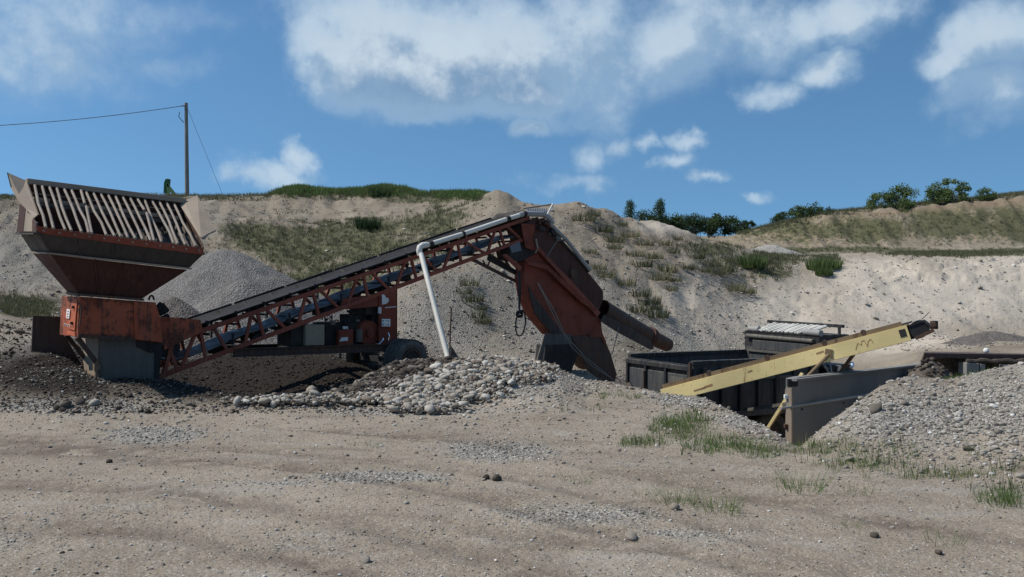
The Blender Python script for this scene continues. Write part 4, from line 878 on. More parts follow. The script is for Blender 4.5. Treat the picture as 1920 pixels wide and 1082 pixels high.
b = TT(); b.bar((BL+.7, -.02, 1.16), (BL+.7, BW+.02, 1.19), .07, .07); b.bar((BL+.7, .1, .97), (BL+.7, .1, 1.17), .05, .05); b.bar((BL+.7, BW-.1, .97), (BL+.7, BW-.1, 1.18), .05, .05); b.build("shield_lip", M_black, sh)
# chassis, cab and wheels
b = TT(); 
for t0 in (.75, 1.65): b.box((2.6, t0, -.86), (5.6, .1, .22))
b.build("chassis", M_black, tr)
cab = TT(); cab.prism([(3.75,.1,-.95),(3.75,.1,.22),(3.85,.1,.30),(4.35,.1,.30),(4.62,.1,-.22),(5.4,.1,-.36),(5.45,.1,-.95)], (0,2.2,0)); cab = cab.build("cab", M_black, tr, bevel=.03)
b = TT(); b.prism([(3.98,.09,-.2),(3.98,.09,.2),(4.3,.09,.2),(4.5,.09,-.2)], (0,-.01,0)); b.build("side_window", M_glass, cab)
b = TT(); b.prism([(4.38,.3,.27),(4.64,.3,-.2),(4.64,2.1,-.2),(4.38,2.1,.27)], (.012,0,.008)); b.build("windscreen", M_glass, cab)
b = TT(); b.box((3.742,1.2,.02), (.012,1.1,.32)); b.build("rear_window", M_glass, cab)
b = TT(); b.tube([(3.9,-.02,-.6),(3.9,-.02,.3)], .06, 12); b.build("exhaust_stack", M_chrome, cab, smooth=True)
mc = TP(1597,687,-.22); b = TT(); b.tube([(4.3,.08,.0), tuple(mc+Vector((0,.02,-.02)))], .012, 6); b.build("mirror_arm", M_black, cab)
b = TT(); b.torus(tuple(mc), (1,-.7,0), .055, .05, 18, 8); b.tube([mc+Vector((-.02,.014,0)), mc+Vector((.02,-.014,0))], .09, 16); b.build("mirror", M_chrome, cab, smooth=True)
def twheel(s0, t0, r0=.5):
    b = TT(); z0 = -1.62+r0; b.torus((s0, t0, z0), (0,1,0), r0*.745, r0*.255, 36, 10, 1.05); w = b.build("wheel", M_tyre, tr, smooth=True)
    b = TT(); b.tube([(s0, t0-.08, z0), (s0, t0+.08, z0)], r0*.5, 24); b.build("rim", M_brownst, w, smooth=True)
    b = TT(); b.tube([(s0, t0-.13, z0), (s0, t0-.05, z0)], .09, 12); b.build("hub", M_rust, w, smooth=True)
for s0, ts in ((.85,(.16,.46,1.94,2.24)), (2.08,(.16,.46,1.94,2.24)), (4.75,(.2,2.2))):
    for t0 in ts: twheel(s0, t0)
b = TT(); b.box((.1,1.2,-.95), (.1,2.0,.12)); b.box((1.45,1.2,-1.12), (1.6,.3,.14)); b.build("rear_bumper", M_black, tr)
b = TT(); b.prism([(3.0,.0,-1.25),(3.04,.0,-1.25),(3.04,.0,-.7),(3.0,.0,-.7)], (0,.6,0)); b.build("mudflap", M_dark, tr)
for (s, t0, z0, s2, t2, z2) in ((3.5,.0,.3,3.9,-.1,-.5),(3.45,.3,.5,4.2,.0,-.2),(3.6,-.05,.45,3.4,-.12,-.8)):
    b = TT(); p, q = Vector((s,t0,z0)), Vector((s2,t2,z2)); m = (p+q)/2+Vector((.15,-.15,-.12)); b.tube([p.lerp(m, f).lerp(m.lerp(q, f), f) for f in np.linspace(0, 1, 9)], .018, 6); b.build("hose", M_pvcg, tr, smooth=True)
b = TT(); b.box((3.6,.0,-.35), (.3,.25,.4)); b.tube([(3.45,-.1,-.62),(3.95,-.1,-.62)], .14, 14); b.build("air_tank", M_black, tr, bevel=.02)
# crumpled grey pipe on the ground in front of the tailgate
q0 = at(1178,718,18.6); q1 = at(1224,721,18.4); q0.z = gz(q0.x, q0.y)+.07; q1.z = gz(q1.x, q1.y)+.09
b = MB(); b.tube([q0, q1], .055, 12); o = b.build("loose_pipe", M_tan, None, smooth=True); tag(o, "short pale pipe lying on the ground at the truck's tailgate", "pipe")

# ================================================================ yellow conveyor
Ya, Yb = 17.0, 15.0
A0 = at(1250,741,Ya); A1 = at(1712,622,Yb); dv = (A1-A0); dvn = dv.normalized(); nrm = dvn.cross(Vector((0,0,1))).normalized()     # towards the camera
if nrm.y > 0: nrm = -nrm
upv_ = nrm.cross(dvn); upv_ = upv_ if upv_.z > 0 else -upv_
def YP(f, u, w): return A0+dv*f+upv_*u-nrm*w       # along, up, across (away)
yc = thing("belt_conveyor", "pale yellow rust-stained belt conveyor slanting up to the right before the truck", "conveyor", tuple(A0))
Hh = .13
for w, nm in ((0, M_yellow), (.62, M_ymuck)):
    b = MB(); b.bar(YP(-.02,0,w), YP(.985,0,w), .02, 2*Hh, upv_)
    b.add([], [])
    b.bar(YP(-.02,Hh,w+.03), YP(.985,Hh,w+.03), .07, .014, upv_); b.bar(YP(-.02,-Hh,w+.03), YP(.985,-Hh,w+.03), .07, .014, upv_)
    b.build("side_channel", nm, yc)
b = MB(); b.bar(YP(.0,Hh+.03,.31), YP(1.0,Hh+.03,.31), .56, .02, upv_); b.build("belt", M_belt, yc)
b = MB(); b.bar(YP(-.01,Hh+.045,.05), YP(.97,Hh+.045,.05), .05, .08, upv_); b.build("skirt_board", M_ymuck, yc)
b = MB(); b.bar(YP(.05,-Hh+.02,.31), YP(1.0,-Hh+.02,.31), .5, .02, upv_); b.build("return_belt", M_belt, yc)
b = MB(); b.tube([YP(1.02,.01,.02), YP(1.02,.01,.6)], .15, 20); b.build("head_pulley", M_belt, yc, smooth=True)
b = MB(); b.bar(YP(.99,.11,.3), YP(1.045,.13,.3), .6, .02, upv_); b.bar(YP(1.045,.12,.3), YP(1.062,-.0,.3), .6, .02, upv_); b.build("pulley_hood", M_belt, yc)
b = MB(); b.box(YP(1.075,.02,.1), (.1,.1,.14)); b.tube([YP(1.075,.03,.05), YP(1.075,.03,-.06)], .045, 10); b.build("take_up_bearing", M_rust, yc, bevel=.01)
b = MB(); b.bar(YP(1.0,-.12,.02), YP(1.07,-.06,.02), .02, .06, upv_); b.bar(YP(1.04,.16,.3), YP(1.07,.24,.3), .012, .012, upv_); b.build("scraper_arm", M_rust, yc)
b = MB(); b.bar(YP(.953,.02,-.014), YP(.976,.02,-.014), .006, .13, upv_); b.build("bearing_slot", M_dark, yc)
for f in (.2, .45, .68, .83):
    b = MB(); b.tube([YP(f,Hh+.075,.02), YP(f,Hh+.075,.1)], .045, 10); b.bar(YP(f,Hh,.04), YP(f,Hh+.08,.04), .05, .05, dvn); b.build("idler_bracket", M_rust, yc, smooth=True)
for f in np.arange(.08, .95, .11):
    b = MB(); b.tube([YP(f,.08,.04), YP(f,.08,.6)], .05, 8); b.build("carry_roller", M_dark, yc, smooth=True)
pa = YP(.685,-.02,-.03); pb = at(1508,712,15.7); b = MB(); b.tube([pa, pb, at(1440,803,16.2), at(1420,830,16.3)], .03, 8); b.build("leg", M_ymuck, yc, smooth=True)
b = MB(); b.tube([YP(.76,-Hh,.5), at(1560,720,16.4), at(1540,760,16.5)], .035, 8); b.build("leg", M_ymuck, yc, smooth=True)
b = MB(); b.bar(at(1504,700,15.6), at(1440,802,16.0), .05, .05); b.build("leg", M_yellow, yc)
b = MB(); b.bar(YP(.675,.05,-.02), YP(.70,-.0,-.02), .01, .1, upv_); b.bar(YP(.693,-.1,-.02), YP(.693,.02,-.02), .012, .03, dvn); b.build("leg_lug", M_ymuck, yc)
M_scr = metal("rust_scribble", (.42,.24,.11), .5, dust=0)
sc_ = [(.785,-.06),(.795,.02),(.80,.05),(.81,-.0),(.815,.06),(.825,.07),(.83,-.05),(.838,.04),(.85,.06),(.853,-.02)]
b = MB()
for i in range(len(sc_)-1): b.bar(YP(*sc_[i],-.013), YP(*sc_[i+1],-.013), .003, .008, upv_)
b.build("paint_scrawl", M_scr, yc)
b = MB()
for (f, u, l, h_) in ((.12,-.05,.05,.03),(.17,-.03,.035,.04),(.36,.04,.02,.03),(.64,.05,.03,.03)): b.bar(YP(f,u,-.0118), YP(f+l,u+.01,-.0118), .003, h_, upv_)
b.build("rust_patch", M_scr, yc)

# ================================================================ retaining wall and its rail
w0 = at(1487,710,14.5); w1 = at(1735,684,18.3); wz = -1.9
wd = Vector((w1.x-w0.x, w1.y-w0.y, 0)).normalized(); wn = Vector((-wd.y, wd.x, 0))*.13      # thickness goes away from us
b = MB(); b.prism([Vector((w0.x,w0.y,wz)), Vector((w1.x,w1.y,wz)), Vector((w1.x,w1.y,w1.z+.02)), w0+wd*.25+Vector((0,0,.01)), Vector((w0.x,w0.y,w0.z))], wn)
wl = thing("retaining_wall", "long grey wall holding the bank at the right of the pit, with a notched end", "wall", (w0.x, w0.y, -1.4))
b.build("wall_panel", M_concrete, wl, bevel=.006)
b = MB(); e = w0-wd*.02; ew = [(0,-1.9),(0,.0-.16),(-.0,-.16),(-.1,-.17),(-.13,-.22),(-.09,-.5),(-.12,-.8),(-.12,-1.9)]
b.prism([Vector((w0.x, w0.y, w0.z))+wn.normalized()*(-x*1.2)+Vector((0,0,z)) for x, z in ((0,-1.9),(0,-.14),(-.09,-.16),(-.10,-.24),(-.06,-.42),(-.09,-.6),(-.09,-1.9))], -wd*.05); b.build("end_plate", M_tan, wl)
b = MB(); b.bar(w0+Vector((-.02,0,-.02)), w1+Vector((0,0,.02)), .17, .035); b.build("coping", M_concrete, wl)
for dz in (-.3, -.78): 
    b = MB(); b.box(w0-wd*.05+wn.normalized()*.1+Vector((0,0,dz)), (.06,.07,.07)); b.build("bolt", M_white if dz > -.4 else M_rust, wl, bevel=.01)
b = MB(); b.box(w0+Vector((-.0,.05,-.07)), (.16,.1,.12)); b.build("corner_bracket", M_dark, wl)
for kx in (1568, 1500): 
    q = w0.lerp(w1, (kx-1487)/248); b = MB(); b.tube([q+Vector((.0,-.02,-.52)), q+Vector((0,.03,-.52))], .018, 8); b.build("tie_hole", M_dark, wl)
ra = at(1464,766,14.3); rb = at(1655,736,16.3); b = MB(); b.tube([ra, rb], .022, 8); o = b.build("guard_rail", M_pvcg, None, smooth=True); tag(o, "thin grey pipe rail running along the face of the grey wall", "rail")
# weathered concrete post end by the truck's wheel
b = MB(); b.bar(at(1404,768,17.5), at(1478,757,15.6), .05, .06); o = b.build("steel_rod", M_grey, None); tag(o, "grey steel bar lying across the truck's lower side beside the wall end", "bar")

# ================================================================ low shed roof at the right
Ys = 19.0
sh = thing("low_shelter", "low maroon sheet roof on blocks and stones behind the right-hand gravel bank", "shelter", tuple(at(1830,700,Ys)))
edge = [(1728,680),(1733,660),(1760,659),(1920,664),(2050,668)]
b = MB(); t_pts = [at(1733,659,Ys+.9), at(2060,666,Ys+.9), at(2060,669,Ys), at(1733,664,Ys)]
b.prism(t_pts, (0,0,-.03)); b.build("roof_sheet", M_shed, sh)
b = MB(); low = []; x = 1733
while x <= 2060: low.append((x, 673+2.2*math.sin(x*.045)+(x-1733)*.012+random.uniform(-.6,.6))); x += 9
b.prism([at(1733,662,Ys-.02)]+[at(x, y, Ys-.02) for x, y in low]+[at(2060,667,Ys-.02)], (0,.03,0)); b.build("roof_apron", M_shed, sh)
b = MB(); b.bar(at(1728,684,Ys), at(1735,662,Ys), .05, .05); b.build("roof_post", M_rust, sh)
b = MB(); b.prism([at(1738,668,Ys+.6), at(2060,672,Ys+.6), at(2060,712,Ys+.6), at(1738,712,Ys+.6)], (0,.1,0)); b.build("back_wall", M_soil, sh)
for (x0, x1, y0, y1) in ((1812,1836,680,704),(1838,1848,682,704),(1880,1900,684,704)):
    b = MB(); b.prism([at(x0,y0,Ys-.15), at(x1,y0+1,Ys-.15), at(x1,y1,Ys-.15), at(x0,y1,Ys-.15)], (0,.35,0)); b.build("concrete_block", M_concrete, sh, bevel=.015)
b = MB(); b.tube([at(1812+i*9, 677+1.2*math.sin(i*1.4), Ys-.1) for i in range(13)], [.05+.012*math.sin(i*2.3) for i in range(13)], 8); b.build("log", M_brownst, sh, smooth=True)
# white ball on the roof
c = at(1849,657.5,Ys+.5); bm_ = bmesh.new(); bmesh.ops.create_uvsphere(bm_, u_segments=16, v_segments=10, radius=.062); me = bpy.data.meshes.new("white_lamp_globe"); bm_.to_mesh(me); bm_.free(); me.materials.append(M_white); me.shade_smooth()
o = bpy.data.objects.new("white_ball", me); COL.objects.link(o); o.location = c; tag(o, "small white ball resting on the maroon shelter roof", "ball")

# ================================================================ stockpiles
def pile(name, cx, cy, top, rx, ry, ang, material, label, base=None, seed=1, rough=.05, n=70, power=1.):
    """A tipped heap: cone with a soft crown, its skirt running under the ground."""
    rr = np.linspace(0, 1, n); th = np.linspace(0, 2*math.pi, 2*n, endpoint=False); RR, TT_ = np.meshgrid(rr, th, indexing='ij')
    lx = RR*np.cos(TT_)*rx; ly = RR*np.sin(TT_)*ry; ca, sa = math.cos(ang), math.sin(ang); X = cx+lx*ca-ly*sa; Y = cy+lx*sa+ly*ca
    b0 = (gz(cx, cy) if base is None else base)-.35; w = np.sqrt(RR**2+.006)-math.sqrt(.006)
    Z = b0+(top-b0)*(1-w**power*1.0)+rough*(fbm(X*1.6, Y*1.6, seed, 4, .6)*1.2+.4*np.abs(perlin(TT_*3.2, RR*2, seed+5)))*np.minimum(1, RR*6)
    me = bpy.data.meshes.new(name); m = 2*n; co = np.stack([X-cx, Y-cy, Z-b0], -1).reshape(-1, 3); i = np.arange(n*m).reshape(n, m); j = np.roll(i, -1, 1)
    f = np.stack([i[:-1], i[1:], j[1:], j[:-1]], -1).reshape(-1, 4); me.from_pydata(co.tolist(), [], f.tolist()); me.shade_smooth(); me.materials.append(material)
    o = bpy.data.objects.new(name, me); COL.objects.link(o); o.location = (cx, cy, b0); tag(o, label, "pile"); return o
def heapmat(name, c1, c2, c3, sc=1.):
    m, t, b = mat(name); g = N(t, 'ShaderNodeNewGeometry'); P = g.outputs['Position']
    vec = vmath(t, 'MULTIPLY', P, (sc, sc, sc)); c, d1, d2 = gravel_layers(t, vec, c1, c2, c3)
    nm = noise(t, P, 1.3, 4, .6); c = mixc(t, maprange(t, nm, .35, .7, 0, .5), c, mixc(t, 1., c, (.75,.7,.64), 'MULTIPLY'))
    link(t, c, b.inputs['Base Color']); b.inputs['Roughness'].default_value = .95
    bump(t, b, noise(t, P, 30, 3, .7), .5, .03, bump(t, None, math_(t, 'SUBTRACT', 1., d1), .8, .05)); return m
M_hgrey = heapmat("grey_gravel", (.09,.083,.076), (.165,.152,.138), (.28,.265,.243), .9)
M_hbrown = heapmat("brown_gravel", (.06,.05,.042), (.13,.11,.093), (.22,.20,.18), .9)
M_hpale = heapmat("pale_gravel", (.20,.185,.165), (.36,.335,.30), (.50,.48,.44), .8)
a = at(422,468,29); pile("gravel_pile", a.x, a.y, a.z, 6.6, 6.0, 0, M_hgrey, "largest grey gravel cone behind the lower end of the red conveyor", base=-.2, seed=3, rough=.10)
a = at(460,524,25.2); pile("gravel_pile", a.x, a.y, a.z, 4.0, 2.7, R(12), M_hgrey, "lighter grey gravel heap in front of the largest cone, behind the conveyor belt", base=-.25, seed=9, rough=.08)
a = at(325,556,22.5); pile("gravel_pile", a.x, a.y, a.z, 2.8, 1.9, R(-10), M_hbrown, "small brown gravel heap just right of the hopper box", base=-.25, seed=14, rough=.07)
a = at(1862,621,33); pile("gravel_pile", a.x, a.y, a.z, 2.9, 2.2, 0, M_hbrown, "low brownish gravel heap beyond the maroon shelter", base=.0, seed=19, rough=.07)
a = at(1442,459,52); pile("gravel_pile", a.x, a.y, a.z, 2.8, 2.5, 0, M_hpale, "small pale heap in the grass below the far bank", base=3.9, seed=23, rough=.1)
a = at(1742,673,17.3); bp = pile("stone_pile", a.x, a.y, a.z, 1.05, .8, R(15), M_soil, "pile of brown stones against the far end of the grey wall", base=.05, seed=27, rough=.03, n=30)
# stones on that pile: each one a stone of the heap
def pebble_mesh(name, seed, material):
    r_ = np.random.default_rng(seed); bm = bmesh.new(); bmesh.ops.create_icosphere(bm, subdivisions=2, radius=.5)
    o_ = r_.uniform(0, 50, 3)
    for v in bm.verts:
        d = v.co.normalized(); k = 1+.22*math.sin(d.x*2.3+o_[0])*math.cos(d.y*2.1+o_[1])+.12*math.sin(d.z*3.1+o_[2]); v.co *= k
    me = bpy.data.meshes.new(name); bm.to_mesh(me); bm.free(); me.materials.append(material); me.shade_smooth(); return me
PB = [pebble_mesh("cobble", s, M_pale) for s in range(6)]; BB = [pebble_mesh("brown_stone", 20+s, M_brown) for s in range(4)]
def put_stone(name, me, p, size, parent, flat=.62):
    o = bpy.data.objects.new(name, me); COL.objects.link(o)
    if parent is not None: p = FR[parent.name].inverted() @ Vector(p); o.parent = parent
    o.location = p; o.rotation_euler = (random.gauss(0,.3), random.gauss(0,.3), random.uniform(0,6.28)); o.scale = (size*random.uniform(.85,1.25), size*random.uniform(.7,.95), size*flat*random.uniform(.8,1.2)); return o
FR[bp.name] = Matrix.Translation(bp.location)
for i in range(260):
    r_ = math.sqrt(random.random()); th = random.uniform(math.pi*.95, 2.1*math.pi) if i < 220 else random.uniform(0, math.pi)
    lx, ly = r_*1.02*math.cos(th), r_*.78*math.sin(th); x = a.x+lx*math.cos(R(15))-ly*math.sin(R(15)); y = a.y+lx*math.sin(R(15))+ly*math.cos(R(15))
    z = -.3+(a.z+.3)*(1-(math.sqrt(r_*r_+.006)-.077)); put_stone("stone", random.choice(BB), (x, y, z+.02), random.uniform(.06,.12), bp)

# ---------------------------------------------------------------- pale cobble pile in the middle
cx, cy = at(870,720,16.5).x, 16.5
cp = thing("cobble_pile", "long pile of pale rounded river cobbles in front of the wheels", "pile", (cx, cy, 0))
cobacc = lambda qx, qy: np.clip(blobs(qx, qy, [(900,705,100,26),(960,695,80,20),(840,735,110,26),(770,752,110,16),(790,765,70,14),(990,705,45,18)])*1.7-.45, 0, 1)
def bound(qx): return np.interp(qx, [400,560,660,760,820,880,960,1040], [757,748,738,714,694,680,676,682])      # upper limit of the clean stones
x, y = sample_px(34000, 380, 1060, 672, 785, (13.2, 19.5), lambda a, b: np.maximum(cobacc(a, b), np.clip(blobs(a, b, [(560,756,160,9),(480,748,70,8)])-.25, 0, 1))*(b > bound(a)))
qx, qy = proj(x, y, terr(x, y)); big = rng.uniform(0, 1, len(x))
order = rng.permutation(len(x)); x = x[order][:8000]; y = y[order][:8000]
sz = np.clip(rng.lognormal(math.log(.06), .42, len(x)), .022, .17)
idx = np.argsort(-sz*16/y); top300 = idx[:300]; rest = idx[300:]
zz = terr(x, y)+.03+rng.uniform(0, .07, len(x))
for i in top300: put_stone("cobble", PB[int(rng.integers(6))], (x[i], y[i], zz[i]+sz[i]*.1), sz[i]*1.12, cp)
sc = scatter("loose_cobbles", x[rest], y[rest], sz[rest]*1.08, M_pale, "smaller pale cobbles filling the pile", sub=2, zoff=zz[rest], sink=.3)
sc.parent = cp; sc.matrix_parent_inverse = FR[cp.name].inverted()
x, y = sample_px(16000, 60, 1120, 672, 800, (12.5, 19.8), lambda a, b: .35*blobs(a, b, [(880,735,190,42),(620,765,240,14),(300,770,240,16,.8),(1040,700,60,22)]))
scatter("strewn_cobbles", x, y, np.clip(rng.lognormal(math.log(.034), .5, len(x)), .012, .11), M_pale, "small pale stones strewn round the cobble pile", sub=1)
# brown stones mixed with dirt above the clean ones
x, y = sample_px(9000, 560, 900, 668, 745, (15, 20), lambda a, b: np.clip(blobs(a, b, [(720,705,80,26),(660,728,60,14),(800,688,70,14)])*1.4-.2, 0, 1)*(b < bound(a)+4))
sz = np.clip(rng.lognormal(math.log(.07), .4, len(x)), .03, .2); scatter("brown_cobbles", x, y, sz, M_brown, "brown dirty stones between the wheels and the pale cobbles", sub=2)
# bigger single stones lying about
rk = [(585,741,.3,"long pale stone lying alone at the edge of the dark gravel"),(124,764,.2,"largest grey boulder at the left toe of the gravel heap"),(150,757,.17,"rounded grey boulder right of the largest one at the left toe"),(108,768,.15,"dark grey boulder at the far left of the toe stones"),
      (175,760,.16,"flat pale boulder at the right of the toe stones"),(242,745,.14,"reddish stone on the brown gravel below the hopper base"),(912,899,.09,"small brown stone on the yard, left of its twin"),(932,901,.13,"larger brown stone on the yard beside its twin"),
      (684,1054,.085,"grey stone near the bottom edge of the yard"),(1183,1012,.12,"flat pale stone right of centre in the foreground"),(1265,955,.11,"white flat stone beside the weeds on the yard"),(762,945,.05,"tiny pale stone near the wheel rut"),
      (1760,1040,.07,"small grey stone in the right foreground"),(1640,1008,.09,"grey stone left of the foreground weed"),(205,868,.07,"small stone on the dark rut at left"),(38,625,.18,"pale stone on the left gravel slope"),(1340,770,.12,"pale pink stone on the crest before the truck"),(1642,772,.2,"grey stone on the right gravel bank"),(1815,845,.11,"dark stone low on the right gravel bank")]
for (qx, qy, s, lab) in rk:
    k = (qx-960)/F; Yt = np.linspace(4, 24, 900); Zt = terr(k*Yt, Yt); pyt = 541+F*(CAMZ-Zt)/Yt; j = int(np.argmax(pyt <= qy)); x_, y_ = k*Yt[j], Yt[j]
    o = put_stone("rock", random.choice(PB if 'pale' in lab or 'white' in lab else BB), (x_, y_, Zt[j]+s*.16), s, None); tag(o, lab, "rock")

# ================================================================ plants
def leafmat(name, c1, c2, c3):
    m, t, b = mat(name); a = N(t, 'ShaderNodeAttribute', attribute_name='tint'); s = N(t, 'ShaderNodeSeparateColor'); t.links.new(a.outputs['Color'], s.inputs[0])
    link(t, ramp(t, s.outputs[0], [(0,c1),(.5,c2),(1,c3)]), b.inputs['Base Color']); b.inputs['Roughness'].default_value = .6; b.inputs['Specular IOR Level'].default_value = .2
    tr_ = N(t, 'ShaderNodeBsdfTranslucent'); link(t, ramp(t, s.outputs[0], [(0,c1),(1,c3)]), tr_.inputs['Color']); mx = N(t, 'ShaderNodeMixShader'); mx.inputs[0].default_value = .3
    out = [n for n in t.nodes if n.type == 'OUTPUT_MATERIAL'][0]; t.links.new(b.outputs[0], mx.inputs[1]); t.links.new(tr_.outputs[0], mx.inputs[2]); t.links.new(mx.outputs[0], out.inputs[0]); return m
M_grass = leafmat("green_grass", (.06,.115,.028), (.11,.175,.045), (.20,.24,.09))
M_dry = leafmat("olive_grass", (.055,.065,.03), (.10,.11,.055), (.23,.21,.12))
M_leaf = leafmat("dark_leaves", (.022,.044,.018), (.045,.075,.028), (.09,.13,.048))
M_leaf2 = leafmat("bright_leaves", (.05,.08,.026), (.10,.145,.045), (.17,.22,.08))
def trimesh(name, co, tint, material, quads=False):
    k = 4 if quads else 3; me = bpy.data.meshes.new(name); n = len(co)//k
    me.vertices.add(n*k); me.vertices.foreach_set('co', np.asarray(co, np.float32).ravel()); me.loops.add(n*k); me.loops.foreach_set('vertex_index', np.arange(n*k))
    me.polygons.add(n); me.polygons.foreach_set('loop_start', np.arange(0, n*k, k)); me.polygons.foreach_set('loop_total', np.full(n, k)); me.update()
    a = me.color_attributes.new('tint', 'FLOAT_COLOR', 'POINT'); a.data.foreach_set('color', np.repeat(np.stack([tint]*4, -1), k, 0).astype(np.float32).ravel()); me.materials.append(material); return me
def blades(X, Y, Z, h, nb, lean=.45, width=.035, spread=.5):
    n = len(X)*nb; x = np.repeat(X, nb); y = np.repeat(Y, nb); z = np.repeat(Z, nb); hh = np.repeat(h, nb)*rng.uniform(.5, 1.15, n)
    a = rng.uniform(0, 6.28, n); r_ = np.repeat(h, nb)*spread*np.sqrt(rng.uniform(0, 1, n)); bx = x+r_*np.cos(a); by = y+r_*np.sin(a)
    a2 = a+rng.normal(0, .6, n); ln = lean*rng.uniform(.2, 1.2, n)*hh; w = width*hh; a3 = rng.uniform(0, 3.14, n)
    p0 = np.stack([bx-w*np.cos(a3), by-w*np.sin(a3), z-.02], -1); p1 = np.stack([bx+w*np.cos(a3), by+w*np.sin(a3), z-.02], -1); p2 = np.stack([bx+ln*np.cos(a2), by+ln*np.sin(a2), z+hh], -1)
    return np.stack([p0, p1, p2], 1).reshape(-1, 3), np.repeat(rng.uniform(0, 1, len(X)), nb)*.6+rng.uniform(0, .4, n)
def grass(name, X, Y, h, nb, material, label, **k):
    co, ti = blades(X, Y, terr(X, Y), h, nb, **k); o = bpy.data.objects.new(name, trimesh(name, co, ti, material)); COL.objects.link(o); o['kind'] = 'stuff'; o['label'] = label; return o
def vacc(L): return lambda a, b: np.clip(blobs(a, b, L)*1.5-.3+.8*fbm(a/38, b/22, 91, 4, .6), 0, 1)
x, y = sample_px(34000, -60, 960, 345, 620, (28, 54), vacc(VEG)); grass("hillside_grass", x, y, rng.uniform(.08, .2, len(x)), 9, M_dry, "olive grass covering the left hillside", width=.07)
x, y = sample_px(9000, 500, 960, 345, 380, (46, 56), vacc([(560,358,60,12),(715,358,80,12),(890,366,80,8)])); grass("crest_grass", x, y, rng.uniform(.14, .34, len(x)), 12, M_grass, "green grass on the crest of the spoil hill", width=.08)
x, y = sample_px(26000, 1200, 1980, 400, 530, (38, 82), vacc(VEG2)); grass("bench_grass", x, y, rng.uniform(.1, .26, len(x)), 9, M_dry, "grass on the bench and far bank at right", width=.08)
x, y = sample_px(9000, 1200, 1980, 360, 440, (77, 100)); grass("bank_top_grass", x, y, rng.uniform(.15, .4, len(x)), 8, M_dry, "long grass along the top of the far bank", width=.06)
x, y = sample_px(5000, -60, 960, 350, 378, (50, 58)); grass("ridge_grass", x, y, rng.uniform(.12, .3, len(x)), 8, M_dry, "thin dry grass along the left skyline", width=.05)
NG = [(1270,805,60,30),(1350,835,90,22),(1200,832,60,10),(1430,850,60,14),(1560,845,90,16),(1620,870,110,16),(1680,850,60,22,.8),(1880,930,60,20),(1780,890,130,12),(1320,740,40,8,.5),(1150,742,60,8,.5),(1100,768,80,10,.4),(1900,880,50,14,.7),(1300,790,40,20),(1150,745,90,8,.5)]
x, y = sample_px(60000, 1000, 1980, 700, 980, (6.5, 19), lambda a, b: np.clip(blobs(a, b, NG)*1.4-.45+.7*fbm(a/22, b/12, 95, 4, .6), 0, 1)*.5); grass("yard_grass", x, y, rng.uniform(.035, .12, len(x))*np.clip(y/12, .6, 1.2), 6, M_grass, "sparse green grass between the yard and the gravel banks", width=.05, lean=.6)
x, y = sample_px(12000, 1000, 1980, 700, 980, (6.5, 19), lambda a, b: np.clip(blobs(a, b, NG)*1.3-.3+.7*fbm(a/20, b/12, 99, 4, .6), 0, 1)*.3); grass("yard_dry_grass", x, y, rng.uniform(.06, .2, len(x)), 5, M_dry, "dry grass stalks between the yard and the gravel banks", width=.03, lean=.4)
x, y = sample_px(6000, 1740, 1870, 695, 730, (14, 19)); grass("bank_hollow_grass", x, y, rng.uniform(.05, .12, len(x)), 6, M_grass, "green grass in the hollow before the maroon shelter", width=.06)
# single weeds: tufts one can point at
def tuft(name, px, py, h, label, cat="weed", material=None, nb=60, group=None, Yr=(4, 45), spread=.55, lean=.6, width=.03):
    k = (px-960)/F; Yt = np.linspace(*Yr, 1600); Zt = terr(k*Yt, Yt); pyt = 541+F*(CAMZ-Zt)/Yt; j = int(np.argmax(pyt <= py))
    co, ti = blades(np.zeros(1), np.zeros(1), np.zeros(1), np.array([h]), nb, lean=lean, width=width, spread=spread)
    o = bpy.data.objects.new(name, trimesh(name, co, ti, material or M_grass)); COL.objects.link(o); o.location = (k*Yt[j], Yt[j], Zt[j]-.01); tag(o, label, cat, group); return o
for (qx, qy, h, lab) in ((700,836,.10,"bright green grass tuft alone on the left half of the yard"),(662,834,.07,"faint sparse tuft left of the bright one"),(1500,918,.24,"round bushy weed on the yard below the wall end"),(1348,958,.20,"wide weed at the right of the three in a row"),(1268,944,.18,"leafy weed in the middle of the three in a row"),(1210,930,.12,"thin weed at the left of the three in a row"),
                         (1080,905,.14,"upright thin weed on the yard right of centre"),(1772,1020,.15,"leggy weed alone in the right foreground"),(1594,988,.10,"small sparse weed in front of the right bank"),(1606,925,.14,"dry sparse weed right of the bushy one"),(1842,856,.14,"broad-leaved plant low on the right gravel bank"),(1865,945,.17,"tallest weed at the right edge of the yard"),(1905,945,.18,"weed clump touching the right edge of the picture"),
                         (1262,800,.17,"tall green weed on the crest before the truck"),(1305,812,.16,"second green weed right of the tall one on the crest"),(1220,830,.16,"low weed left of the crest weeds"),(1400,842,.2,"green weed near the foot of the wall end")):
    tuft("weed", qx, qy, h, lab, nb=110 if h > .15 else 50, Yr=(4, 18), width=.018, spread=.95, lean=.9)
ORD = "first second third fourth fifth sixth seventh eighth ninth tenth eleventh twelfth thirteenth fourteenth fifteenth sixteenth".split()
def tier(q): return 0 if q[1] < 460 else 1 if q[1] < 505 else 2
for tr_ in (0, 1, 2):
    row = sorted(q for q in TUFTS if q[0] > 1000 and tier(q) == tr_)
    for i, (qx, qy) in enumerate(row):
        tuft("grass_clump", qx, qy+5, random.uniform(.22,.42), ORD[i]+" from the left in the "+("upper","middle","lower")[tr_]+" band of grass clumps on the slope", "grass clump", M_dry, nb=170, group="grass clumps dotting the slope", Yr=(25, 44), spread=1.25, lean=.5, width=.05)
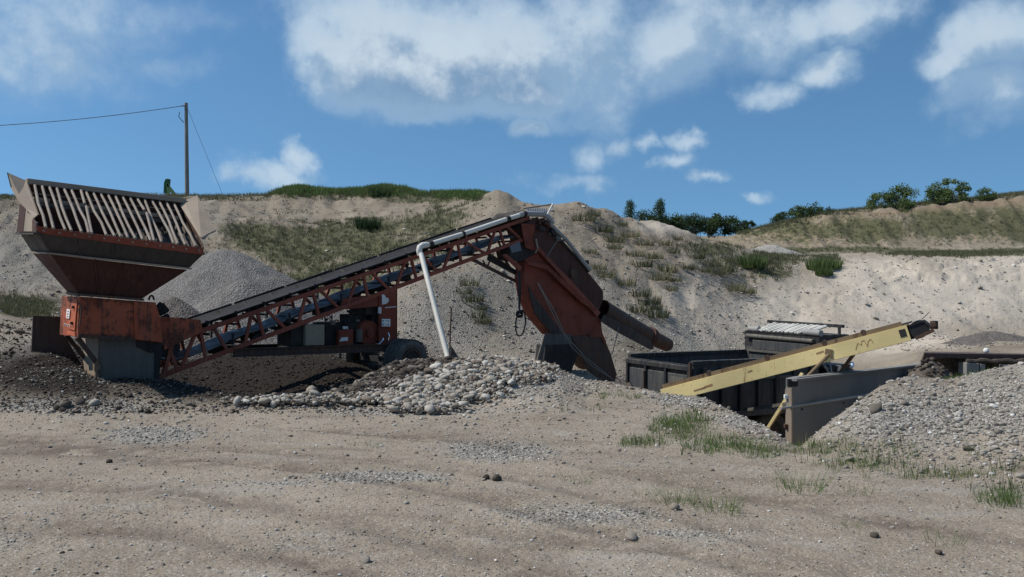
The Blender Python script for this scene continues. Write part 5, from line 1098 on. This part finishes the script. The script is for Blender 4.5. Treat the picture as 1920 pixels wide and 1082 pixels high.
for i, (qx, qy) in enumerate(sorted(q for q in TUFTS if q[0] < 1000)):
    tuft("grass_clump", qx, qy+5, random.uniform(.2,.34), ORD[i]+" from the left of the dry clumps between white pipe and chute", "grass clump", M_dry, nb=150, group="grass clumps by the chute", Yr=(24, 40), spread=1.2, lean=.5, width=.05)
for (qx, qy, h, lab) in ((1535,502,0.54,"dark green weed patch where the sand face begins"),(1558,500,0.48,"right half of the dark weed patch at the sand face"),(1545,512,0.36,"low weed below the dark patch at the sand face"),(690,425,0.54,"dark bush on the left hillside above the conveyor"),(1410,498,0.60,"tall pale weed in the middle of the green saddle"),(712,363,0.60,"dark bush on the skyline above the left hillside")):
    tuft("shrub", qx, qy+4, h, lab, "shrub", M_leaf2 if qx > 1000 else M_leaf, nb=420, Yr=(25, 56), spread=1.0, lean=.35, width=.05)

def tree(name, px, py_base, py_top, Y, wpx, label, material, group=None, conifer=False, nl=2600, seed=0, thing_cat="tree"):
    r_ = np.random.default_rng(seed+500); h = (py_base-py_top)/F*Y; w = wpx/F*Y/2; bx = (px-960)/F*Y; bz = CAMZ-(py_base-541)/F*Y; h *= 1.35 if thing_cat == "bush" else 1.2; w *= 1.15
    root = thing(name, label, thing_cat, (bx, Y, bz-.3), 0, group); Mx = FR[root.name]
    b = MB(Mx); th_ = h*.45 if not conifer else h*.92; b.tube([(0,0,-.6),(0.03*h,0,th_*.5),(0,.02*h,th_)], [h*.035,h*.026,h*.01], 8); b.build("trunk", M_pole, root, smooth=True)
    nc = 22 if not conifer else 14; cs = []
    for i in range(nc):
        if conifer:
            f = (i+.5)/nc; a = r_.uniform(0, 6.28); rad = w*(1-f)*.75; cs.append((rad*.6*math.cos(a), rad*.6*math.sin(a), h*(.12+.8*f), w*(1-f)*.6+.3*w, h*.11))
        else:
            a = r_.uniform(0, 6.28); rr = math.sqrt(r_.uniform(0, 1)); f = r_.uniform(0, 1); rad = w*.8*rr*(1-.35*f); s = w*r_.uniform(.16,.38); cs.append((rad*math.cos(a), rad*math.sin(a), h*(.16+.66*f*(1-.3*rr)), s, s*.75))
    b = MB(Mx)
    for c in cs[::2]: b.tube([(0,0,th_*.4),(c[0]*.6,c[1]*.6,(th_*.5+c[2])*.5),(c[0],c[1],c[2])], [h*.014,h*.009,h*.003], 5)
    b.build("limbs", M_pole, root)
    per = nl//nc; P_ = []; ti = []
    for c in cs:
        d = r_.normal(size=(per, 3)); d /= np.linalg.norm(d, axis=1)[:, None]; rr = r_.uniform(.35, 1.15, per)[:, None]; P_.append(np.array(c[:3])+d*rr*np.array([c[3], c[3], c[4]])); ti.append(np.clip(r_.uniform(.15,.85)+r_.normal(0,.18,per), 0, 1))
    P_ = np.concatenate(P_); ti = np.concatenate(ti); k = P_[:, 2] > h*.04; P_ = P_[k]; ti = ti[k]
    n = len(P_); u = r_.normal(size=(n, 3)); u /= np.linalg.norm(u, axis=1)[:, None]; v = np.cross(u, r_.normal(size=(n, 3))); v /= np.linalg.norm(v, axis=1)[:, None]; s = (w*r_.uniform(.03, .06, n))[:, None]
    co = np.stack([P_-u*s, P_+v*s*.6, P_+u*s, P_-v*s*.6], 1).reshape(-1, 3); o = bpy.data.objects.new("crown", trimesh("crown", co, ti, material, True)); COL.objects.link(o); o.parent = root
    return root
g1 = "dark trees beyond the saddle"
for i, (px, b_, t_2, wp, con, lab) in enumerate([(1182,432,380,34,True,"leftmost dark tree, slim, standing apart beyond the ridge"),(1214,440,382,46,False,"round-topped tree second from the left beyond the ridge"),(1238,440,380,40,True,"pointed tree just right of the round-topped one"),(1266,440,396,54,False,"broad low tree left of the middle of the far row"),
        (1300,440,393,50,False,"broad tree in the middle of the far row"),(1328,440,400,44,False,"lower tree right of the middle of the far row"),(1358,436,393,60,False,"large rounded tree near the right end of the far row"),(1388,434,404,30,False,"small tree at the right end of the far row"),(1406,432,408,22,False,"last faint small tree of the far row by the bank"),(1250,442,398,60,False,"low dense tree filling the gap in the far row")]):
    tree("tree", px, b_+4, t_2, 118+2*i, wp*1.15, lab, M_leaf, g1, con, 3600, i)
for i, (px, b_, t_2, wp, m_3, lab, Y_) in enumerate([(1464,414,388,36,M_leaf,"small grey-green tree at the left end of the bank top",84),(1522,418,380,60,M_leaf,"wide dark bush on the bank top where it begins to rise",80),(1548,420,384,46,M_leaf,"dark bush joined to the right of the wide one",79),(1496,404,383,40,M_leaf2,"low bush left of the wide dark bush",82),
        (1650,390,352,50,M_leaf2,"left round bush of the pair on the bank edge",78.5),(1692,390,347,60,M_leaf2,"right round bush of the pair on the bank edge",78.3),(1698,404,372,42,M_leaf2,"bush hanging just over the bank edge below the pair",77),(1682,432,402,44,M_leaf2,"bright bush growing halfway down the far bank",75.4),
        (1758,380,340,52,M_leaf2,"left half of the tallest open-crowned bush",78),(1788,380,330,62,M_leaf2,"tallest open-crowned bush on the bank top",78),(1850,374,347,38,M_leaf2,"small bush alone at the right of the bank top",77)]):
    tree("bush", px, b_+3, t_2, Y_, wp*1.1, lab, m_3, "bushes on the far bank", False, 2600, 40+i, "bush")

# ================================================================ power pole, wire, green implement on the skyline
pY = 60.; pt = at(349,193,pY); pbz = gz((351-960)/F*pY, pY)-.5; pp = thing("utility_pole", "tall grey wooden utility pole on the left skyline", "pole", ((351-960)/F*pY, pY, pbz))
b = MB(); b.tube([(pp.location.x, pY, pbz), tuple(pt)], [.15,.11], 12); b.build("pole_shaft", M_pole, pp, smooth=True)
b = MB(); b.tube([at(346,198,pY-.1), at(340,199,pY-.1)], .04, 6); b.build("insulator", M_dark, pp)
b = MB(); b.tube([at(337,210,pY-.2), at(335,219,pY-.2), at(341,226,pY-.2), at(345,230,pY-.1)], .025, 5); b.build("drip_loop", M_wire, pp)
b = MB(); e0, e1 = at(346,198,pY), at(-700,215,pY-6); b.tube([e0.lerp(e1, q)+Vector((0,0,-1.6*4*q*(1-q)*.75)) for q in np.linspace(0,1,24)], .022, 5); o = b.build("power_line", M_wire, None); tag(o, "sagging power line running left from the pole", "cable")
b = MB(); b.tube([at(352,204,pY), at(420,372,pY-1)], .012, 4); o = b.build("guy_wire", M_wire, None); tag(o, "thin guy wire slanting from the pole top to the ground", "wire")
gi_ = thing("farm_implement", "small green metal frame poking above the skyline left of the pole", "machine", tuple(at(315,366,55)))
b = MB(); b.prism([at(306,362,55), at(307,342,55), at(310,335,55), at(316,335,55), at(313,362,55)], (0,.4,0)); b.build("green_plate", M_green, gi_, bevel=.03)
b = MB(); b.bar(at(313,345,54.9), at(328,364,54.9), .12, .12); b.bar(at(313,354,54.9), at(327,364,54.9), .1, .1); b.bar(at(315,345,54.9), at(316,366,54.9), .12, .12); b.build("green_bracket", M_ygreen, gi_)
